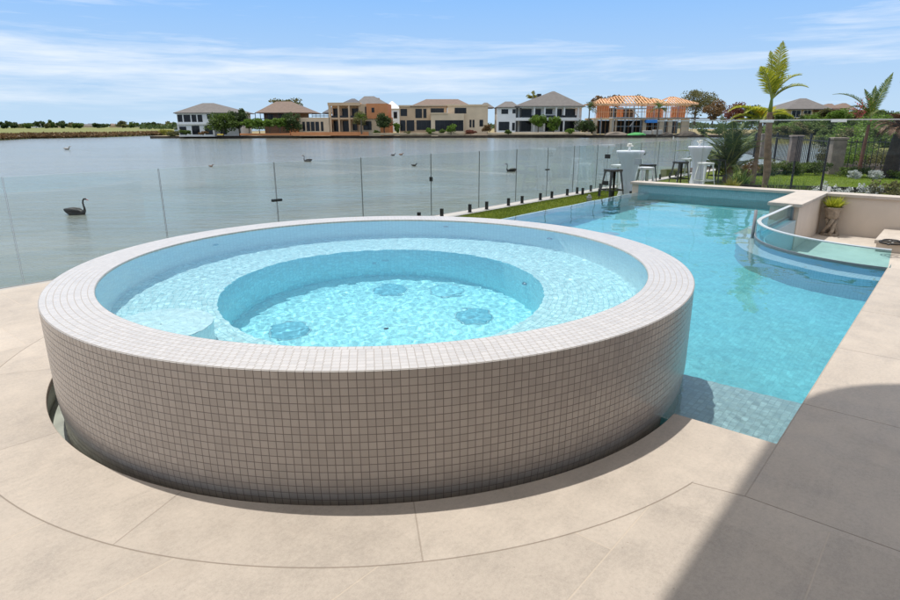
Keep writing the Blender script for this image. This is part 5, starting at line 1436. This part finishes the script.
lawn_blades('grass', 'bright green grass of the oval lawn before the bar fence', np.array(PP), .04, foliage('oval_grass_blades', (.17, .25, .03), (.32, .40, .06), .5, 1.2), 2)
# ------------------------------------------------------------------ light
l = bpy.data.lights.new('sun', 'SUN'); l.energy = 2.5; l.angle = R_(.53); l.color = (1.0, .965, .91)
lo = bpy.data.objects.new('sun', l); COL.objects.link(lo); lo.rotation_euler = (-SUNDIR).to_track_quat('-Z', 'Y').to_euler()
lo.location = SUNDIR*60
l.cycles.is_caustics_light = True
w = bpy.data.worlds.new('World'); S.world = w; w.use_nodes = True; E.nt = w.node_tree; nt = w.node_tree
bg = nt.nodes['Background']
sky = nt.nodes.new('ShaderNodeTexSky'); sky.sky_type = 'NISHITA'; sky.sun_disc = False
sky.sun_elevation = math.asin(SUNDIR.z); sky.sun_rotation = math.atan2(SUNDIR.x, SUNDIR.y)
sky.air_density = 1.0; sky.dust_density = .25; sky.ozone_density = 3.0; sky.altitude = 0
g = coord('Generated'); x, y, z = sep(g)
el = E.op('ARCTAN2', z, E.op('SQRT', x*x+y*y))*(180/math.pi)
az = E.op('ARCTAN2', x, y)*(180/math.pi)
v1 = comb(az*.035+el*.02, el*.42, 0.0); v2 = comb(az*.09-el*.03, el*1.1, 3.0)
n1 = noise(v1, 1.0, 5, .6, .35); n2 = noise(v2, 1.3, 6, .65, .5)
band = f_clamp(1.0-f_abs(el-4.6-az*.012)/3.2)
leftw = maprange(az, -38, 30, 1.0, .35)
high = maprange(el, 6.0, 12.0)*maprange(az, -20, -42)
d = n1*.75+n2*.35-.36 + band*leftw*.30 + high*.18
cl = maprange(d, .25, .52)*maprange(el, -1.0, 2.0)
low = ramp(maprange(el, -2, 30), [(0.0, (.29, .385, .48)), (.12, (.27, .37, .485)), (.40, (.145, .285, .52)), (1.0, (.10, .225, .49))])
low = mixc(1.0, low, (8.5, 8.5, 8.4), 'MULTIPLY')
col = mixc(maprange(el, 40, 14, 0, 1), sky.outputs[0], low)
col = mixc(maprange(el, 16, 42, 0, .8), col, (5.0, 4.8, 4.55))
col = mixc(cl*.8, col, (4.3, 4.5, 4.75))
lk(col, bg.inputs[0]); bg.inputs[1].default_value = .15
S.view_settings.view_transform = 'Standard'; S.view_settings.look = 'None'; S.view_settings.exposure = .6; S.view_settings.gamma = 1
S.view_settings.use_curve_mapping = False
cy = S.cycles
cy.use_denoising = True; cy.denoiser = 'OPENIMAGEDENOISE'
cy.max_bounces = 10; cy.diffuse_bounces = 7; cy.glossy_bounces = 4; cy.transmission_bounces = 8; cy.transparent_max_bounces = 24
cy.sample_clamp_indirect = 4.0; cy.use_adaptive_sampling = True; cy.adaptive_threshold = .01
cy.caustics_refractive = True; cy.caustics_reflective = False
